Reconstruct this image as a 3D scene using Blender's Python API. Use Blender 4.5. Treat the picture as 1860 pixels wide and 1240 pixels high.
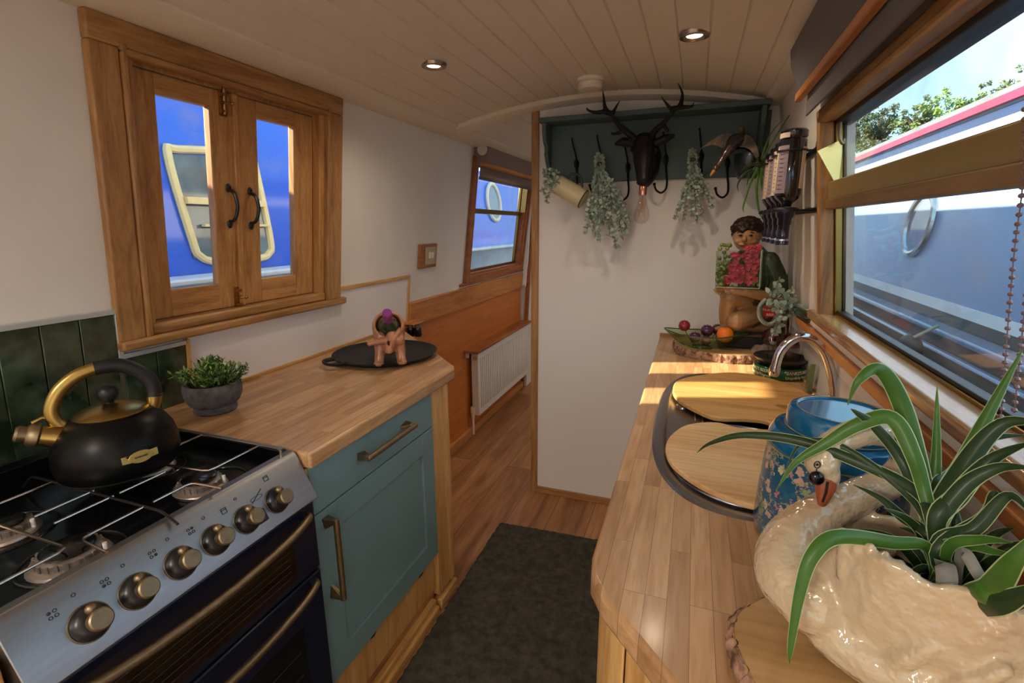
import bpy, bmesh, math, random
from mathutils import Vector, Matrix, Quaternion
random.seed(7)
PI = math.pi
C = bpy.context.scene.collection
for o in list(bpy.data.objects): bpy.data.objects.remove(o)

# ------------------------------------------------------------------ camera
F_PX, CX, CY, H = 888.0, 930.0, 620.0, 1.392
AY = Vector((334, -211, F_PX)).normalized()
dn = Vector((25, 3780, F_PX)); dn = (dn - AY * dn.dot(AY)).normalized()
AZ = -dn; AX = AY.cross(AZ)
cam = bpy.data.cameras.new('camera'); camo = bpy.data.objects.new('camera', cam); C.objects.link(camo)
cam.sensor_width = 36; cam.lens = F_PX / 1860 * 36; cam.clip_start = .02
M = Matrix(((AX.x, -AX.y, -AX.z, 0), (AY.x, -AY.y, -AY.z, 0), (AZ.x, -AZ.y, -AZ.z, H), (0, 0, 0, 1)))
camo.matrix_world = M
bpy.context.scene.camera = camo
EYE = Vector((0, 0, H))
def ray(px, py):
    v = Vector((px - CX, py - CY, F_PX)); return Vector((AX.dot(v), AY.dot(v), AZ.dot(v)))
def onz(px, py, z): d = ray(px, py); return EYE + d * ((z - H) / d.z)
def onx(px, py, x): d = ray(px, py); return EYE + d * (x / d.x)
def at(px, py, y): d = ray(px, py); return EYE + d * (y / d.y)
def onw(px, py, x0, k): d = ray(px, py); t = (x0 + k * (H - .9)) / (d.x - k * d.z); return EYE + d * t
def S(n, v):            # n pixels as metres at a point
    d = Vector(v) - EYE
    return n * (AX.z * d.x + AY.z * d.y + AZ.z * d.z) / F_PX

# ------------------------------------------------------------------ world, sun, exposure
sc = bpy.context.scene
sc.view_settings.view_transform = 'Standard'; sc.view_settings.look = 'None'
sc.view_settings.exposure = 0.12; sc.view_settings.gamma = 1.0; sc.view_settings.use_curve_mapping = False
def lin(h):
    h = h.lstrip('#'); r = [int(h[i:i+2], 16) / 255 for i in (0, 2, 4)]
    return tuple([(c / 12.92 if c <= .04045 else ((c + .055) / 1.055) ** 2.4) for c in r] + [1])
SKY_STRENGTH, SUN_STRENGTH, LAMP_W, FILL_W = 2.0, 22.0, 9.0, 30.0
w = bpy.data.worlds.new('sky'); sc.world = w; w.use_nodes = True
nt = w.node_tree; nt.nodes.clear()
out = nt.nodes.new('ShaderNodeOutputWorld'); bg = nt.nodes.new('ShaderNodeBackground')
tc = nt.nodes.new('ShaderNodeTexCoord'); sep = nt.nodes.new('ShaderNodeSeparateXYZ')
rp = nt.nodes.new('ShaderNodeValToRGB'); no = nt.nodes.new('ShaderNodeTexNoise'); r2 = nt.nodes.new('ShaderNodeValToRGB')
mx = nt.nodes.new('ShaderNodeMix'); mx.data_type = 'RGBA'
rp.color_ramp.elements[0].position = .45; rp.color_ramp.elements[0].color = lin('#d6eef2')
rp.color_ramp.elements[1].position = 1; rp.color_ramp.elements[1].color = lin('#86bfe6')
e = rp.color_ramp.elements.new(.62); e.color = lin('#b9e2f0')
e = rp.color_ramp.elements.new(.0); e.color = lin('#8a8a80')
mr = nt.nodes.new('ShaderNodeMapRange'); mr.inputs[1].default_value = -1
no.inputs['Scale'].default_value = 2.6; no.inputs['Detail'].default_value = 5
r2.color_ramp.elements[0].position = .52; r2.color_ramp.elements[1].position = .72
nt.links.new(tc.outputs['Generated'], sep.inputs[0]); nt.links.new(sep.outputs['Z'], mr.inputs[0])
nt.links.new(mr.outputs[0], rp.inputs[0]); nt.links.new(tc.outputs['Generated'], no.inputs['Vector'])
nt.links.new(no.outputs[0], r2.inputs[0]); nt.links.new(r2.outputs[0], mx.inputs[0])
nt.links.new(rp.outputs[0], mx.inputs[6]); mx.inputs[7].default_value = (.95, .96, .97, 1)
nt.links.new(mx.outputs[2], bg.inputs[0]); bg.inputs[1].default_value = SKY_STRENGTH
nt.links.new(bg.outputs[0], out.inputs[0])
sl = bpy.data.lights.new('sun', 'SUN'); sl.energy = SUN_STRENGTH; sl.angle = math.radians(.9); sl.color = (1, .80, .55)
so = bpy.data.objects.new('sun', sl); C.objects.link(so)
so.rotation_euler = Vector((1, .34, -.52)).to_track_quat('-Z', 'Y').to_euler()

# ------------------------------------------------------------------ materials
MAT = {}
def mat(name, col, rough=.5, metal=0, spec=.5, noise=0, nscale=20, bump=0, bscale=60, alpha=1, trans=0, ior=1.45, emit=None, estr=1, coat=0, sss=0, col2=None, stretch=(1, 1, 1), translu=0):
    if name in MAT: return MAT[name]
    m = bpy.data.materials.new(name); MAT[name] = m; m.use_nodes = True
    t = m.node_tree; b = t.nodes['Principled BSDF']
    c = lin(col)
    b.inputs['Base Color'].default_value = c; b.inputs['Roughness'].default_value = rough
    b.inputs['Metallic'].default_value = metal; b.inputs['Specular IOR Level'].default_value = spec
    b.inputs['IOR'].default_value = ior
    if trans: b.inputs['Transmission Weight'].default_value = trans
    if coat: b.inputs['Coat Weight'].default_value = coat; b.inputs['Coat Roughness'].default_value = .06
    if alpha < 1: b.inputs['Alpha'].default_value = alpha
    if sss: b.inputs['Subsurface Weight'].default_value = sss; b.inputs['Subsurface Scale'].default_value = .01
    if emit: b.inputs['Emission Color'].default_value = lin(emit); b.inputs['Emission Strength'].default_value = estr
    if noise or bump or col2:
        tc = t.nodes.new('ShaderNodeTexCoord'); mp = t.nodes.new('ShaderNodeMapping'); mp.inputs['Scale'].default_value = stretch
        t.links.new(tc.outputs['Object'], mp.inputs[0])
        n = t.nodes.new('ShaderNodeTexNoise'); n.inputs['Scale'].default_value = nscale; n.inputs['Detail'].default_value = 5
        t.links.new(mp.outputs[0], n.inputs['Vector'])
        r = t.nodes.new('ShaderNodeValToRGB')
        if col2:
            r.color_ramp.elements[0].color = c; r.color_ramp.elements[1].color = lin(col2)
            r.color_ramp.elements[0].position = .38; r.color_ramp.elements[1].position = .62
        else:
            k = 1 - noise
            r.color_ramp.elements[0].color = (c[0]*k, c[1]*k, c[2]*k, 1); r.color_ramp.elements[1].color = tuple(min(1, x*(1+noise)) for x in c[:3]) + (1,)
            r.color_ramp.elements[0].position = .3; r.color_ramp.elements[1].position = .7
        t.links.new(n.outputs[0], r.inputs[0]); t.links.new(r.outputs[0], b.inputs['Base Color'])
        if bump:
            n2 = t.nodes.new('ShaderNodeTexNoise'); n2.inputs['Scale'].default_value = bscale; n2.inputs['Detail'].default_value = 6
            bu = t.nodes.new('ShaderNodeBump'); bu.inputs['Strength'].default_value = bump; bu.inputs['Distance'].default_value = .004
            t.links.new(mp.outputs[0], n2.inputs['Vector']); t.links.new(n2.outputs[0], bu.inputs['Height']); t.links.new(bu.outputs[0], b.inputs['Normal'])
    return m
def wood(name, cols, axis='Y', rough=.45, scale=1.0, stave=None, knots=0, coat=0, plane='XY', contrast=.5):
    """cols dark, mid, light; axis = grain direction; stave=(length, width)"""
    if name in MAT: return MAT[name]
    m = bpy.data.materials.new(name); MAT[name] = m; m.use_nodes = True
    t = m.node_tree; L = t.links.new; b = t.nodes['Principled BSDF']; b.inputs['Roughness'].default_value = rough
    if coat: b.inputs['Coat Weight'].default_value = coat; b.inputs['Coat Roughness'].default_value = .15
    tc = t.nodes.new('ShaderNodeTexCoord'); mp = t.nodes.new('ShaderNodeMapping')
    s = {'X': (1.2, 14, 14), 'Y': (14, 1.2, 14), 'Z': (14, 14, 1.2)}[axis]
    mp.inputs['Scale'].default_value = tuple(v * scale for v in s)
    n = t.nodes.new('ShaderNodeTexNoise'); n.inputs['Scale'].default_value = 1.6; n.inputs['Detail'].default_value = 7
    n.inputs['Roughness'].default_value = .62; n.inputs['Distortion'].default_value = .7
    r = t.nodes.new('ShaderNodeValToRGB'); els = r.color_ramp.elements
    els[0].position = .5 - contrast * .4; els[0].color = lin(cols[0]); els[1].position = .5 + contrast * .4; els[1].color = lin(cols[2])
    e = els.new(.5); e.color = lin(cols[1])
    L(mp.outputs[0], n.inputs['Vector']); L(n.outputs[0], r.inputs[0])
    n2 = t.nodes.new('ShaderNodeTexNoise'); n2.inputs['Scale'].default_value = 9; n2.inputs['Detail'].default_value = 4
    L(mp.outputs[0], n2.inputs['Vector'])
    r3 = t.nodes.new('ShaderNodeValToRGB'); r3.color_ramp.elements[0].position = .3; r3.color_ramp.elements[0].color = (.72, .66, .6, 1)
    r3.color_ramp.elements[1].position = .55; r3.color_ramp.elements[1].color = (1, 1, 1, 1)
    L(n2.outputs[0], r3.inputs[0])
    mu = t.nodes.new('ShaderNodeMix'); mu.data_type = 'RGBA'; mu.blend_type = 'MULTIPLY'; mu.inputs[0].default_value = .7
    L(r.outputs[0], mu.inputs[6]); L(r3.outputs[0], mu.inputs[7])
    last = mu.outputs[2]
    src = tc.outputs['Object']
    if stave:
        mp2 = t.nodes.new('ShaderNodeMapping')
        if axis == 'Y': mp2.inputs['Rotation'].default_value = (0, 0, PI / 2)
        if axis == 'Z': mp2.inputs['Rotation'].default_value = (0, PI / 2, 0) if plane == 'XZ' else (0, PI / 2, PI / 2)
        br = t.nodes.new('ShaderNodeTexBrick'); br.inputs['Scale'].default_value = 1
        br.inputs['Brick Width'].default_value = stave[0]; br.inputs['Row Height'].default_value = stave[1]
        br.inputs['Mortar Size'].default_value = .0004 if stave[1] < .1 else .0014; br.inputs['Mortar Smooth'].default_value = .3
        br.offset = .37; br.offset_frequency = 3; br.inputs['Bias'].default_value = .0
        br.inputs['Color1'].default_value = (.0, .0, .0, 1); br.inputs['Color2'].default_value = (1, 1, 1, 1); br.inputs['Mortar'].default_value = (.5, .5, .5, 1)
        L(tc.outputs['Object'], mp2.inputs[0]); L(mp2.outputs[0], br.inputs['Vector'])
        # offset grain per stave
        cmb = t.nodes.new('ShaderNodeVectorMath'); cmb.operation = 'MULTIPLY_ADD'
        cmb.inputs[1].default_value = (7, 7, 7); L(br.outputs['Color'], cmb.inputs[0]); L(tc.outputs['Object'], cmb.inputs[2])
        src = cmb.outputs[0]
        r4 = t.nodes.new('ShaderNodeValToRGB'); r4.color_ramp.elements[0].color = (.80, .74, .68, 1); r4.color_ramp.elements[1].color = (1.12, 1.12, 1.1, 1)
        L(br.outputs['Color'], r4.inputs[0])
        mu2 = t.nodes.new('ShaderNodeMix'); mu2.data_type = 'RGBA'; mu2.blend_type = 'MULTIPLY'; mu2.inputs[0].default_value = 1
        L(last, mu2.inputs[6]); L(r4.outputs[0], mu2.inputs[7])
        mu3 = t.nodes.new('ShaderNodeMix'); mu3.data_type = 'RGBA'; L(br.outputs['Fac'], mu3.inputs[0])
        mu3.inputs[7].default_value = tuple(x * .45 for x in lin(cols[0])[:3]) + (1,); L(mu2.outputs[2], mu3.inputs[6])
        last = mu3.outputs[2]
    L(src, mp.inputs[0])
    if knots:
        v = t.nodes.new('ShaderNodeTexVoronoi'); v.inputs['Scale'].default_value = 2.2
        mp3 = t.nodes.new('ShaderNodeMapping'); mp3.inputs['Scale'].default_value = {'X': (.6, 2, 2), 'Y': (2, .6, 2), 'Z': (2, 2, .6)}[axis]
        nn = t.nodes.new('ShaderNodeTexNoise'); nn.inputs['Scale'].default_value = 5
        va = t.nodes.new('ShaderNodeVectorMath'); va.operation = 'MULTIPLY_ADD'; va.inputs[1].default_value = (.25, .25, .25)
        L(tc.outputs['Object'], mp3.inputs[0]); L(nn.outputs['Color'], va.inputs[0]); L(mp3.outputs[0], va.inputs[2]); L(va.outputs[0], v.inputs['Vector'])
        r5 = t.nodes.new('ShaderNodeValToRGB'); r5.color_ramp.elements[0].position = .03; r5.color_ramp.elements[0].color = (.25, .2, .17, 1)
        r5.color_ramp.elements[1].position = .16; r5.color_ramp.elements[1].color = (1, 1, 1, 1)
        L(v.outputs['Distance'], r5.inputs[0])
        mu4 = t.nodes.new('ShaderNodeMix'); mu4.data_type = 'RGBA'; mu4.blend_type = 'MULTIPLY'; mu4.inputs[0].default_value = knots
        L(last, mu4.inputs[6]); L(r5.outputs[0], mu4.inputs[7]); last = mu4.outputs[2]
    L(last, b.inputs['Base Color'])
    bu = t.nodes.new('ShaderNodeBump'); bu.inputs['Strength'].default_value = .15; bu.inputs['Distance'].default_value = .001
    L(n2.outputs[0], bu.inputs['Height']); L(bu.outputs[0], b.inputs['Normal'])
    return m
W_FRAME_Y = wood('pine_frame_y', ['#86603a', '#a87c4c', '#bc9260'], 'Y', .42, 1.6)
W_FRAME_Z = wood('pine_frame_z', ['#86603a', '#a87c4c', '#bc9260'], 'Z', .42, 1.6)
W_SASH_Y = wood('pine_sash_y', ['#96683a', '#b88650', '#c89a64'], 'Y', .4, 2.2)
W_SASH_Z = wood('pine_sash_z', ['#96683a', '#b88650', '#c89a64'], 'Z', .4, 2.2)
W_TOP = wood('beech_block', ['#ac845c', '#c29b72', '#d0ac84'], 'Y', .36, 1.0, stave=(.30, .029), coat=.15)
W_FLOOR = wood('oak_floor', ['#7a5232', '#a87a52', '#bd9068'], 'Y', .42, .55, stave=(1.25, .19), knots=.75)
W_OAK_Z = wood('oak_post', ['#b98a4e', '#cfa468', '#dcb67e'], 'Z', .45, 1.4)
W_OAK_Y = wood('oak_trim_y', ['#b08048', '#c89a5c', '#d8b076'], 'Y', .45, 1.4)
W_OAK_X = wood('oak_trim_x', ['#8a5e34', '#a8794a', '#b98c5c'], 'X', .45, 1.4)
W_ORANGE = wood('orange_ply', ['#a85a24', '#c47230', '#d08440'], 'Y', .4, .5, contrast=.8)
W_RAIL = wood('orange_rail', ['#a4622c', '#c68244', '#d69a5c'], 'Y', .38, .9)
W_DARKRED = wood('mahogany', ['#824c26', '#a06236', '#b27446'], 'Y', .4, 1.2)
W_LIDG = wood('maple_board', ['#cf9f68', '#dfb580', '#e8c492'], 'X', .5, .8)
W_LIDF = wood('worn_board', ['#a8763c', '#d0a060', '#dcb276'], 'X', .5, .8, contrast=.9)
W_SLICE = wood('slice_top', ['#8a6440', '#b08a5e', '#c4a074'], 'X', .55, .35)
BARK = mat('bark', '#5c3f30', .95, col2='#b08a74', nscale=70, bump=1, bscale=60)
WALL = mat('wall_paint', '#e4e0da', .75, noise=.03, nscale=6)
WALLW = mat('white_panel', '#e4e2e2', .55)
CEIL = mat('ceiling_paint', '#e2d9cc', .6)
TEAL = mat('teal_paint', '#6e9098', .45, noise=.05, nscale=5)
TEALD = mat('teal_shelf_paint', '#4a6064', .5)
BRASS = mat('brass', '#a08850', .3, 1)
BRASSA = mat('aged_brass', '#8a7a60', .46, 1, noise=.15, nscale=60)
STEEL = mat('brushed_steel', '#96989c', .38, 1, noise=.06, nscale=14, stretch=(1, 1, 12))
CHROME = mat('chrome', '#dcdce0', .08, 1)
SINKM = mat('sink_steel', '#8e8f96', .26, 1)
BLACKG = mat('black_enamel', '#0a0b10', .16, 0, .6)
BLACKM = mat('black_matt', '#17181c', .42)
BLACKS = mat('satin_black', '#1b1c20', .33)
NAVY = mat('oven_panel', '#12182a', .25)
IRON = mat('cast_iron', '#24242a', .6, .3, noise=.2, nscale=30, bump=.4, bscale=80)
def glass(name, tint='#ffffff', gloss=.12, dirt=0.0):
    if name in MAT: return MAT[name]
    m = bpy.data.materials.new(name); MAT[name] = m; m.use_nodes = True; t = m.node_tree
    t.nodes.remove(t.nodes['Principled BSDF']); o = t.nodes['Material Output']
    tr = t.nodes.new('ShaderNodeBsdfTransparent'); tr.inputs[0].default_value = lin(tint)
    gl = t.nodes.new('ShaderNodeBsdfGlossy'); gl.inputs['Roughness'].default_value = .02
    lw = t.nodes.new('ShaderNodeLayerWeight'); lw.inputs[0].default_value = .5
    pw = t.nodes.new('ShaderNodeMath'); pw.operation = 'POWER'; pw.inputs[1].default_value = 4; t.links.new(lw.outputs['Facing'], pw.inputs[0])
    fr = t.nodes.new('ShaderNodeMath'); fr.operation = 'MULTIPLY_ADD'; fr.inputs[1].default_value = .45; fr.inputs[2].default_value = .02 + gloss * .3; t.links.new(pw.outputs[0], fr.inputs[0])
    mxs = t.nodes.new('ShaderNodeMixShader'); t.links.new(fr.outputs[0], mxs.inputs[0])
    t.links.new(tr.outputs[0], mxs.inputs[1]); t.links.new(gl.outputs[0], mxs.inputs[2])
    last = mxs.outputs[0]
    if dirt:
        df = t.nodes.new('ShaderNodeBsdfDiffuse'); df.inputs[0].default_value = (.8, .82, .85, 1)
        n = t.nodes.new('ShaderNodeTexNoise'); n.inputs['Scale'].default_value = 9; n.inputs['Detail'].default_value = 8
        tcn = t.nodes.new('ShaderNodeTexCoord'); t.links.new(tcn.outputs['Object'], n.inputs['Vector'])
        r = t.nodes.new('ShaderNodeMapRange'); r.inputs[1].default_value = .5; r.inputs[2].default_value = .75; r.inputs[4].default_value = dirt
        t.links.new(n.outputs[0], r.inputs[0]); m2 = t.nodes.new('ShaderNodeMixShader')
        t.links.new(r.outputs[0], m2.inputs[0]); t.links.new(last, m2.inputs[1]); t.links.new(df.outputs[0], m2.inputs[2]); last = m2.outputs[0]
    t.links.new(last, o.inputs[0]); return m
GLASS = glass('window_glass', '#f4f8fa', .02, .14)
GLASSC = glass('clear_glass', '#eef6f4', .1)
GLASSG = glass('green_glass', '#9cc08a', .2)
GLASSP = glass('pink_glass', '#e4aab0', .15)

# ------------------------------------------------------------------ mesh helpers
def BM(): return bmesh.new()
def face(bm, vs, mi=0):
    try: f = bm.faces.new(vs); f.material_index = mi; return f
    except ValueError: return None
def box(bm, x0, x1, y0, y1, z0, z1, mi=0):
    v = [bm.verts.new(p) for p in ((x0,y0,z0),(x1,y0,z0),(x1,y1,z0),(x0,y1,z0),(x0,y0,z1),(x1,y0,z1),(x1,y1,z1),(x0,y1,z1))]
    for f in ((0,3,2,1),(4,5,6,7),(0,1,5,4),(1,2,6,5),(2,3,7,6),(3,0,4,7)): face(bm, [v[i] for i in f], mi)
    return v
def shear(bm, k, verts=None):
    for v in (verts or bm.verts): v.co.x += k * (max(v.co.z, .9) - .9)
def xf(bm, m, start=0):
    bm.verts.ensure_lookup_table()
    for v in list(bm.verts)[start:]: v.co = m @ v.co
def frames(pts, closed=False):
    n = len(pts); T = []
    for i in range(n):
        a = pts[i - 1] if (i > 0 or closed) else pts[i]; b = pts[(i + 1) % n] if (i < n - 1 or closed) else pts[i]
        d = (b - a); T.append(d.normalized() if d.length > 1e-9 else Vector((0, 0, 1)))
    u = T[0].orthogonal().normalized(); fr = []
    for i in range(n):
        if i: 
            q = T[i-1].rotation_difference(T[i]); u = q @ u
        u = (u - T[i] * u.dot(T[i])).normalized(); fr.append((T[i], u, T[i].cross(u)))
    return fr
def tube(bm, pts, r, n=10, closed=False, mi=0, flat=1.0, upv=None):
    pts = [Vector(p) for p in pts]; rr = r if isinstance(r, (list, tuple)) else [r] * len(pts)
    fr = frames(pts, closed); rings = []
    for p, (t, u, v), q in zip(pts, fr, rr):
        if upv is not None:
            v = Vector(upv); u = v.cross(t).normalized(); v = t.cross(u).normalized()
        rings.append([bm.verts.new(p + u * (math.cos(2*PI*k/n) * q) + v * (math.sin(2*PI*k/n) * q * flat)) for k in range(n)])
    m = len(rings)
    for i in range(m if closed else m - 1):
        a, b = rings[i], rings[(i + 1) % m]
        for k in range(n): face(bm, [a[k], a[(k+1) % n], b[(k+1) % n], b[k]], mi)
    if not closed:
        face(bm, list(reversed(rings[0])), mi); face(bm, rings[-1], mi)
def smooth_path(pts, k=6, closed=False):
    P = [Vector(p) for p in pts]; n = len(P); out = []
    for i in range(n if closed else n - 1):
        p0 = P[i-1] if (i > 0 or closed) else P[0]; p1 = P[i]; p2 = P[(i+1) % n]; p3 = P[(i+2) % n] if (i + 2 < n or closed) else P[-1]
        for j in range(k):
            t = j / k
            out.append(.5 * ((2*p1) + (p2-p0)*t + (2*p0-5*p1+4*p2-p3)*t*t + (3*p1-p0-3*p2+p3)*t**3))
    if not closed: out.append(P[-1])
    return out
def lathe(bm, prof, c=(0, 0, 0), n=32, m=None, mi=0, cap=True):
    c = Vector(c); rings = []
    for r, z in prof:
        if r < 1e-6: rings.append([bm.verts.new((0, 0, z))])
        else: rings.append([bm.verts.new((r*math.cos(2*PI*k/n), r*math.sin(2*PI*k/n), z)) for k in range(n)])
    for a, b in zip(rings, rings[1:]):
        for k in range(n):
            if len(a) == 1 and len(b) == 1: continue
            if len(a) == 1: face(bm, [a[0], b[k], b[(k+1) % n]], mi)
            elif len(b) == 1: face(bm, [a[k], a[(k+1) % n], b[0]], mi)
            else: face(bm, [a[k], a[(k+1) % n], b[(k+1) % n], b[k]], mi)
    if cap and len(rings[0]) > 1: face(bm, list(reversed(rings[0])), mi)
    if cap and len(rings[-1]) > 1: face(bm, rings[-1], mi)
    for ring in rings:
        for v in ring: v.co = (m @ v.co if m else v.co) + c
def prism(bm, poly, z0, z1, mi=0, fn=None):
    """poly of (a,b); fn(a,b,h)->xyz"""
    fn = fn or (lambda a, b, h: (a, b, h))
    lo = [bm.verts.new(fn(a, b, z0)) for a, b in poly]; hi = [bm.verts.new(fn(a, b, z1)) for a, b in poly]; n = len(poly)
    face(bm, list(reversed(lo)), mi); face(bm, hi, mi)
    for i in range(n): face(bm, [lo[i], lo[(i+1) % n], hi[(i+1) % n], hi[i]], mi)
def ell(bm, c, r, rot=None, seg=18, mi=0):
    c = Vector(c); r = r if isinstance(r, (tuple, list)) else (r, r, r)
    prof = [(math.sin(PI*i/(seg//2)), -math.cos(PI*i/(seg//2))) for i in range(seg//2 + 1)]
    m = Matrix.Diagonal((*r, 1)).to_3x3()
    if rot is not None: m = rot.to_3x3() @ m
    lathe(bm, prof, c, seg, m, mi)
def chain(bm, pts, rad, n=12, k=4):
    """rounded tapering limb for remeshing"""
    P = smooth_path(pts, k); m = len(P); R = []
    for i in range(m):
        t = i / (m - 1) * (len(rad) - 1); j = min(int(t), len(rad) - 2); R.append(rad[j] + (rad[j+1] - rad[j]) * (t - j))
    tube(bm, P, R, n)
    ell(bm, P[0], R[0], seg=12); ell(bm, P[-1], R[-1], seg=12)
def rotm(x=0, y=0, z=0):
    return Matrix.Rotation(z, 4, 'Z') @ Matrix.Rotation(y, 4, 'Y') @ Matrix.Rotation(x, 4, 'X')
def tag(o, label, cat, group=None):
    if label: o['label'] = label
    if cat: o['category'] = cat
    if group: o['group'] = group
    return o
def thing(name, label, cat, loc=(0, 0, 0), group=None):
    o = bpy.data.objects.new(name, None); C.objects.link(o); o.location = loc; o.empty_display_size = .05
    return tag(o, label, cat, group)
def root_mat(o):
    m = Matrix.Translation(o.location) @ o.rotation_euler.to_matrix().to_4x4()
    while o.parent: o = o.parent; m = Matrix.Translation(o.location) @ o.rotation_euler.to_matrix().to_4x4() @ m
    return m
def obj(name, bm, m, parent=None, label=None, cat=None, group=None, bevel=0, seg=2, sharp=40, sub=0, remesh=0, smooth=0, kind=None, disp=None):
    me = bpy.data.meshes.new(name)
    bmesh.ops.recalc_face_normals(bm, faces=bm.faces)
    for f in bm.faces: f.smooth = True
    if not remesh:
        for e in bm.edges:
            if len(e.link_faces) == 2 and e.calc_face_angle(0) > math.radians(sharp): e.smooth = False
    bm.to_mesh(me); bm.free()
    for x in (m if isinstance(m, (list, tuple)) else [m]): me.materials.append(x)
    o = bpy.data.objects.new(name, me); C.objects.link(o)
    if remesh:
        q = o.modifiers.new('r', 'REMESH'); q.mode = 'VOXEL'; q.voxel_size = remesh; q.use_smooth_shade = True
        if smooth: q = o.modifiers.new('s', 'SMOOTH'); q.iterations = smooth; q.factor = .6
    if disp:
        tx = bpy.data.textures.new(name, 'CLOUDS'); tx.noise_scale = disp[1]; q = o.modifiers.new('d', 'DISPLACE'); q.texture = tx; q.strength = disp[0]; q.texture_coords = 'LOCAL'
    if bevel:
        q = o.modifiers.new('b', 'BEVEL'); q.width = bevel; q.segments = seg; q.limit_method = 'ANGLE'; q.angle_limit = math.radians(35); q.harden_normals = False
    if sub: q = o.modifiers.new('sub', 'SUBSURF'); q.levels = sub; q.render_levels = sub
    if remesh or disp:     # bake the modifiers
        dg = bpy.context.evaluated_depsgraph_get(); dg.update(); me2 = bpy.data.meshes.new_from_object(o.evaluated_get(dg))
        o.modifiers.clear(); o.data = me2
        for p in me2.polygons: p.use_smooth = True
    if parent:
        o.parent = parent; P = parent
        if P.type == 'EMPTY': o.matrix_parent_inverse = root_mat(P).inverted()
    tag(o, label, cat, group)
    if kind: o['kind'] = kind
    return o
def struct(name, bm, m, parent=None, **k):
    return obj(name, bm, m, parent, kind=None if parent else 'structure', **k)
def text(s, size, m, name, parent, M4, extrude=.0004, bend=None, sx=1.0):
    cu = bpy.data.curves.new('t', 'FONT'); cu.body = s; cu.size = size; cu.extrude = extrude; cu.align_x = 'CENTER'; cu.align_y = 'CENTER'; cu.resolution_u = 3
    o = bpy.data.objects.new('t', cu); C.objects.link(o)
    dg = bpy.context.evaluated_depsgraph_get(); dg.update(); me = bpy.data.meshes.new_from_object(o.evaluated_get(dg))
    bpy.data.objects.remove(o); me.materials.clear(); me.materials.append(m)
    for v in me.vertices:
        v.co.x *= sx
        if bend: a = v.co.x / bend; r = bend + v.co.z; v.co = Vector((math.sin(a) * r, v.co.y, math.cos(a) * r - bend))
        v.co = M4 @ v.co
    t = bpy.data.objects.new(name, me); C.objects.link(t); 
    if parent:
        t.parent = parent
        if parent.type == 'EMPTY': t.matrix_parent_inverse = root_mat(parent).inverted()
    return t
def basis(o, x, y):     # matrix with local x,y axes -> world, z=x*y
    x = Vector(x).normalized(); y = Vector(y); y = (y - x * y.dot(x)).normalized(); z = x.cross(y)
    m = Matrix((x, y, z)).transposed().to_4x4(); m.translation = Vector(o); return m
def dup(root, loc, label=None):
    r = root.copy(); C.objects.link(r); r.location = loc
    if label: r['label'] = label
    for ch in list(root.children):
        c = ch.copy(); C.objects.link(c); c.parent = r
        for g in ch.children:
            d = g.copy(); C.objects.link(d); d.parent = c
    return r
#@@SHELL
# ================================================================== SETTING
Y0, Y1 = -2.7, 5.4
PY = 2.285                                     # kitchen face of the partition
LX, RX, K = -1.372, .385, .12
def wall(name, side, y0, y1, z0, z1, holes, m, th=.06):
    """inner skin, outer skin and reveals of a leaning wall with openings"""
    x0, k = (LX, K) if side < 0 else (RX, -K)
    bm = BM(); ys = sorted({y0, y1, *[v for h in holes for v in h[:2]]}); zs = sorted({z0, z1, .9, *[v for h in holes for v in h[2:]]})
    def p(y, z, t): return bm.verts.new((x0 + side * t + k * (max(z, .9) - .9), y, z))
    inh = lambda y, z: any(h[0] < y < h[1] and h[2] < z < h[3] for h in holes)
    for a, b in zip(ys, ys[1:]):
        for c, d in zip(zs, zs[1:]):
            if inh((a + b) / 2, (c + d) / 2): continue
            for t in (0, th): face(bm, [p(a, c, t), p(b, c, t), p(b, d, t), p(a, d, t)])
    for h in holes:
        a, b, c, d = h
        for q in (((a, c), (b, c)), ((b, c), (b, d)), ((b, d), (a, d)), ((a, d), (a, c))):
            face(bm, [p(*q[0], 0), p(*q[1], 0), p(*q[1], th), p(*q[0], th)])
    bmesh.ops.remove_doubles(bm, verts=bm.verts, dist=1e-5)
    return struct(name, bm, m)
HATCH = (.868, 1.502, 1.13, 1.80); HALL = (2.85, 3.85, 1.085, 1.76); GAL = (.30, 1.53, 1.15, 1.66)
wall('wall_left', -1, Y0, Y1, 0, 1.93, [HATCH, HALL, (-1.9, -.9, 1.1, 1.7)], WALL)
wall('wall_right', 1, Y0, Y1, 0, 1.93, [GAL, (-1.9, -.7, 1.1, 1.7), (3.2, 4.2, 1.1, 1.7)], WALL)
bm = BM(); box(bm, -1.45, .45, Y0, Y1, -.04, 0); struct('floor', bm, W_FLOOR)
# back and hall ends
bm = BM(); box(bm, -1.45, -.8, Y0 - .05, Y0, 0, 2); box(bm, -.15, .45, Y0 - .05, Y0, 0, 2); box(bm, -.8, -.15, Y0 - .05, Y0, 1.75, 2); box(bm, -.8, -.15, Y0 - .05, Y0, 0, .85)
struct('wall_back', bm, WALL)
bm = BM(); box(bm, -1.45, .45, Y1, Y1 + .05, 0, 2); struct('wall_front', bm, WALL)
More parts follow.
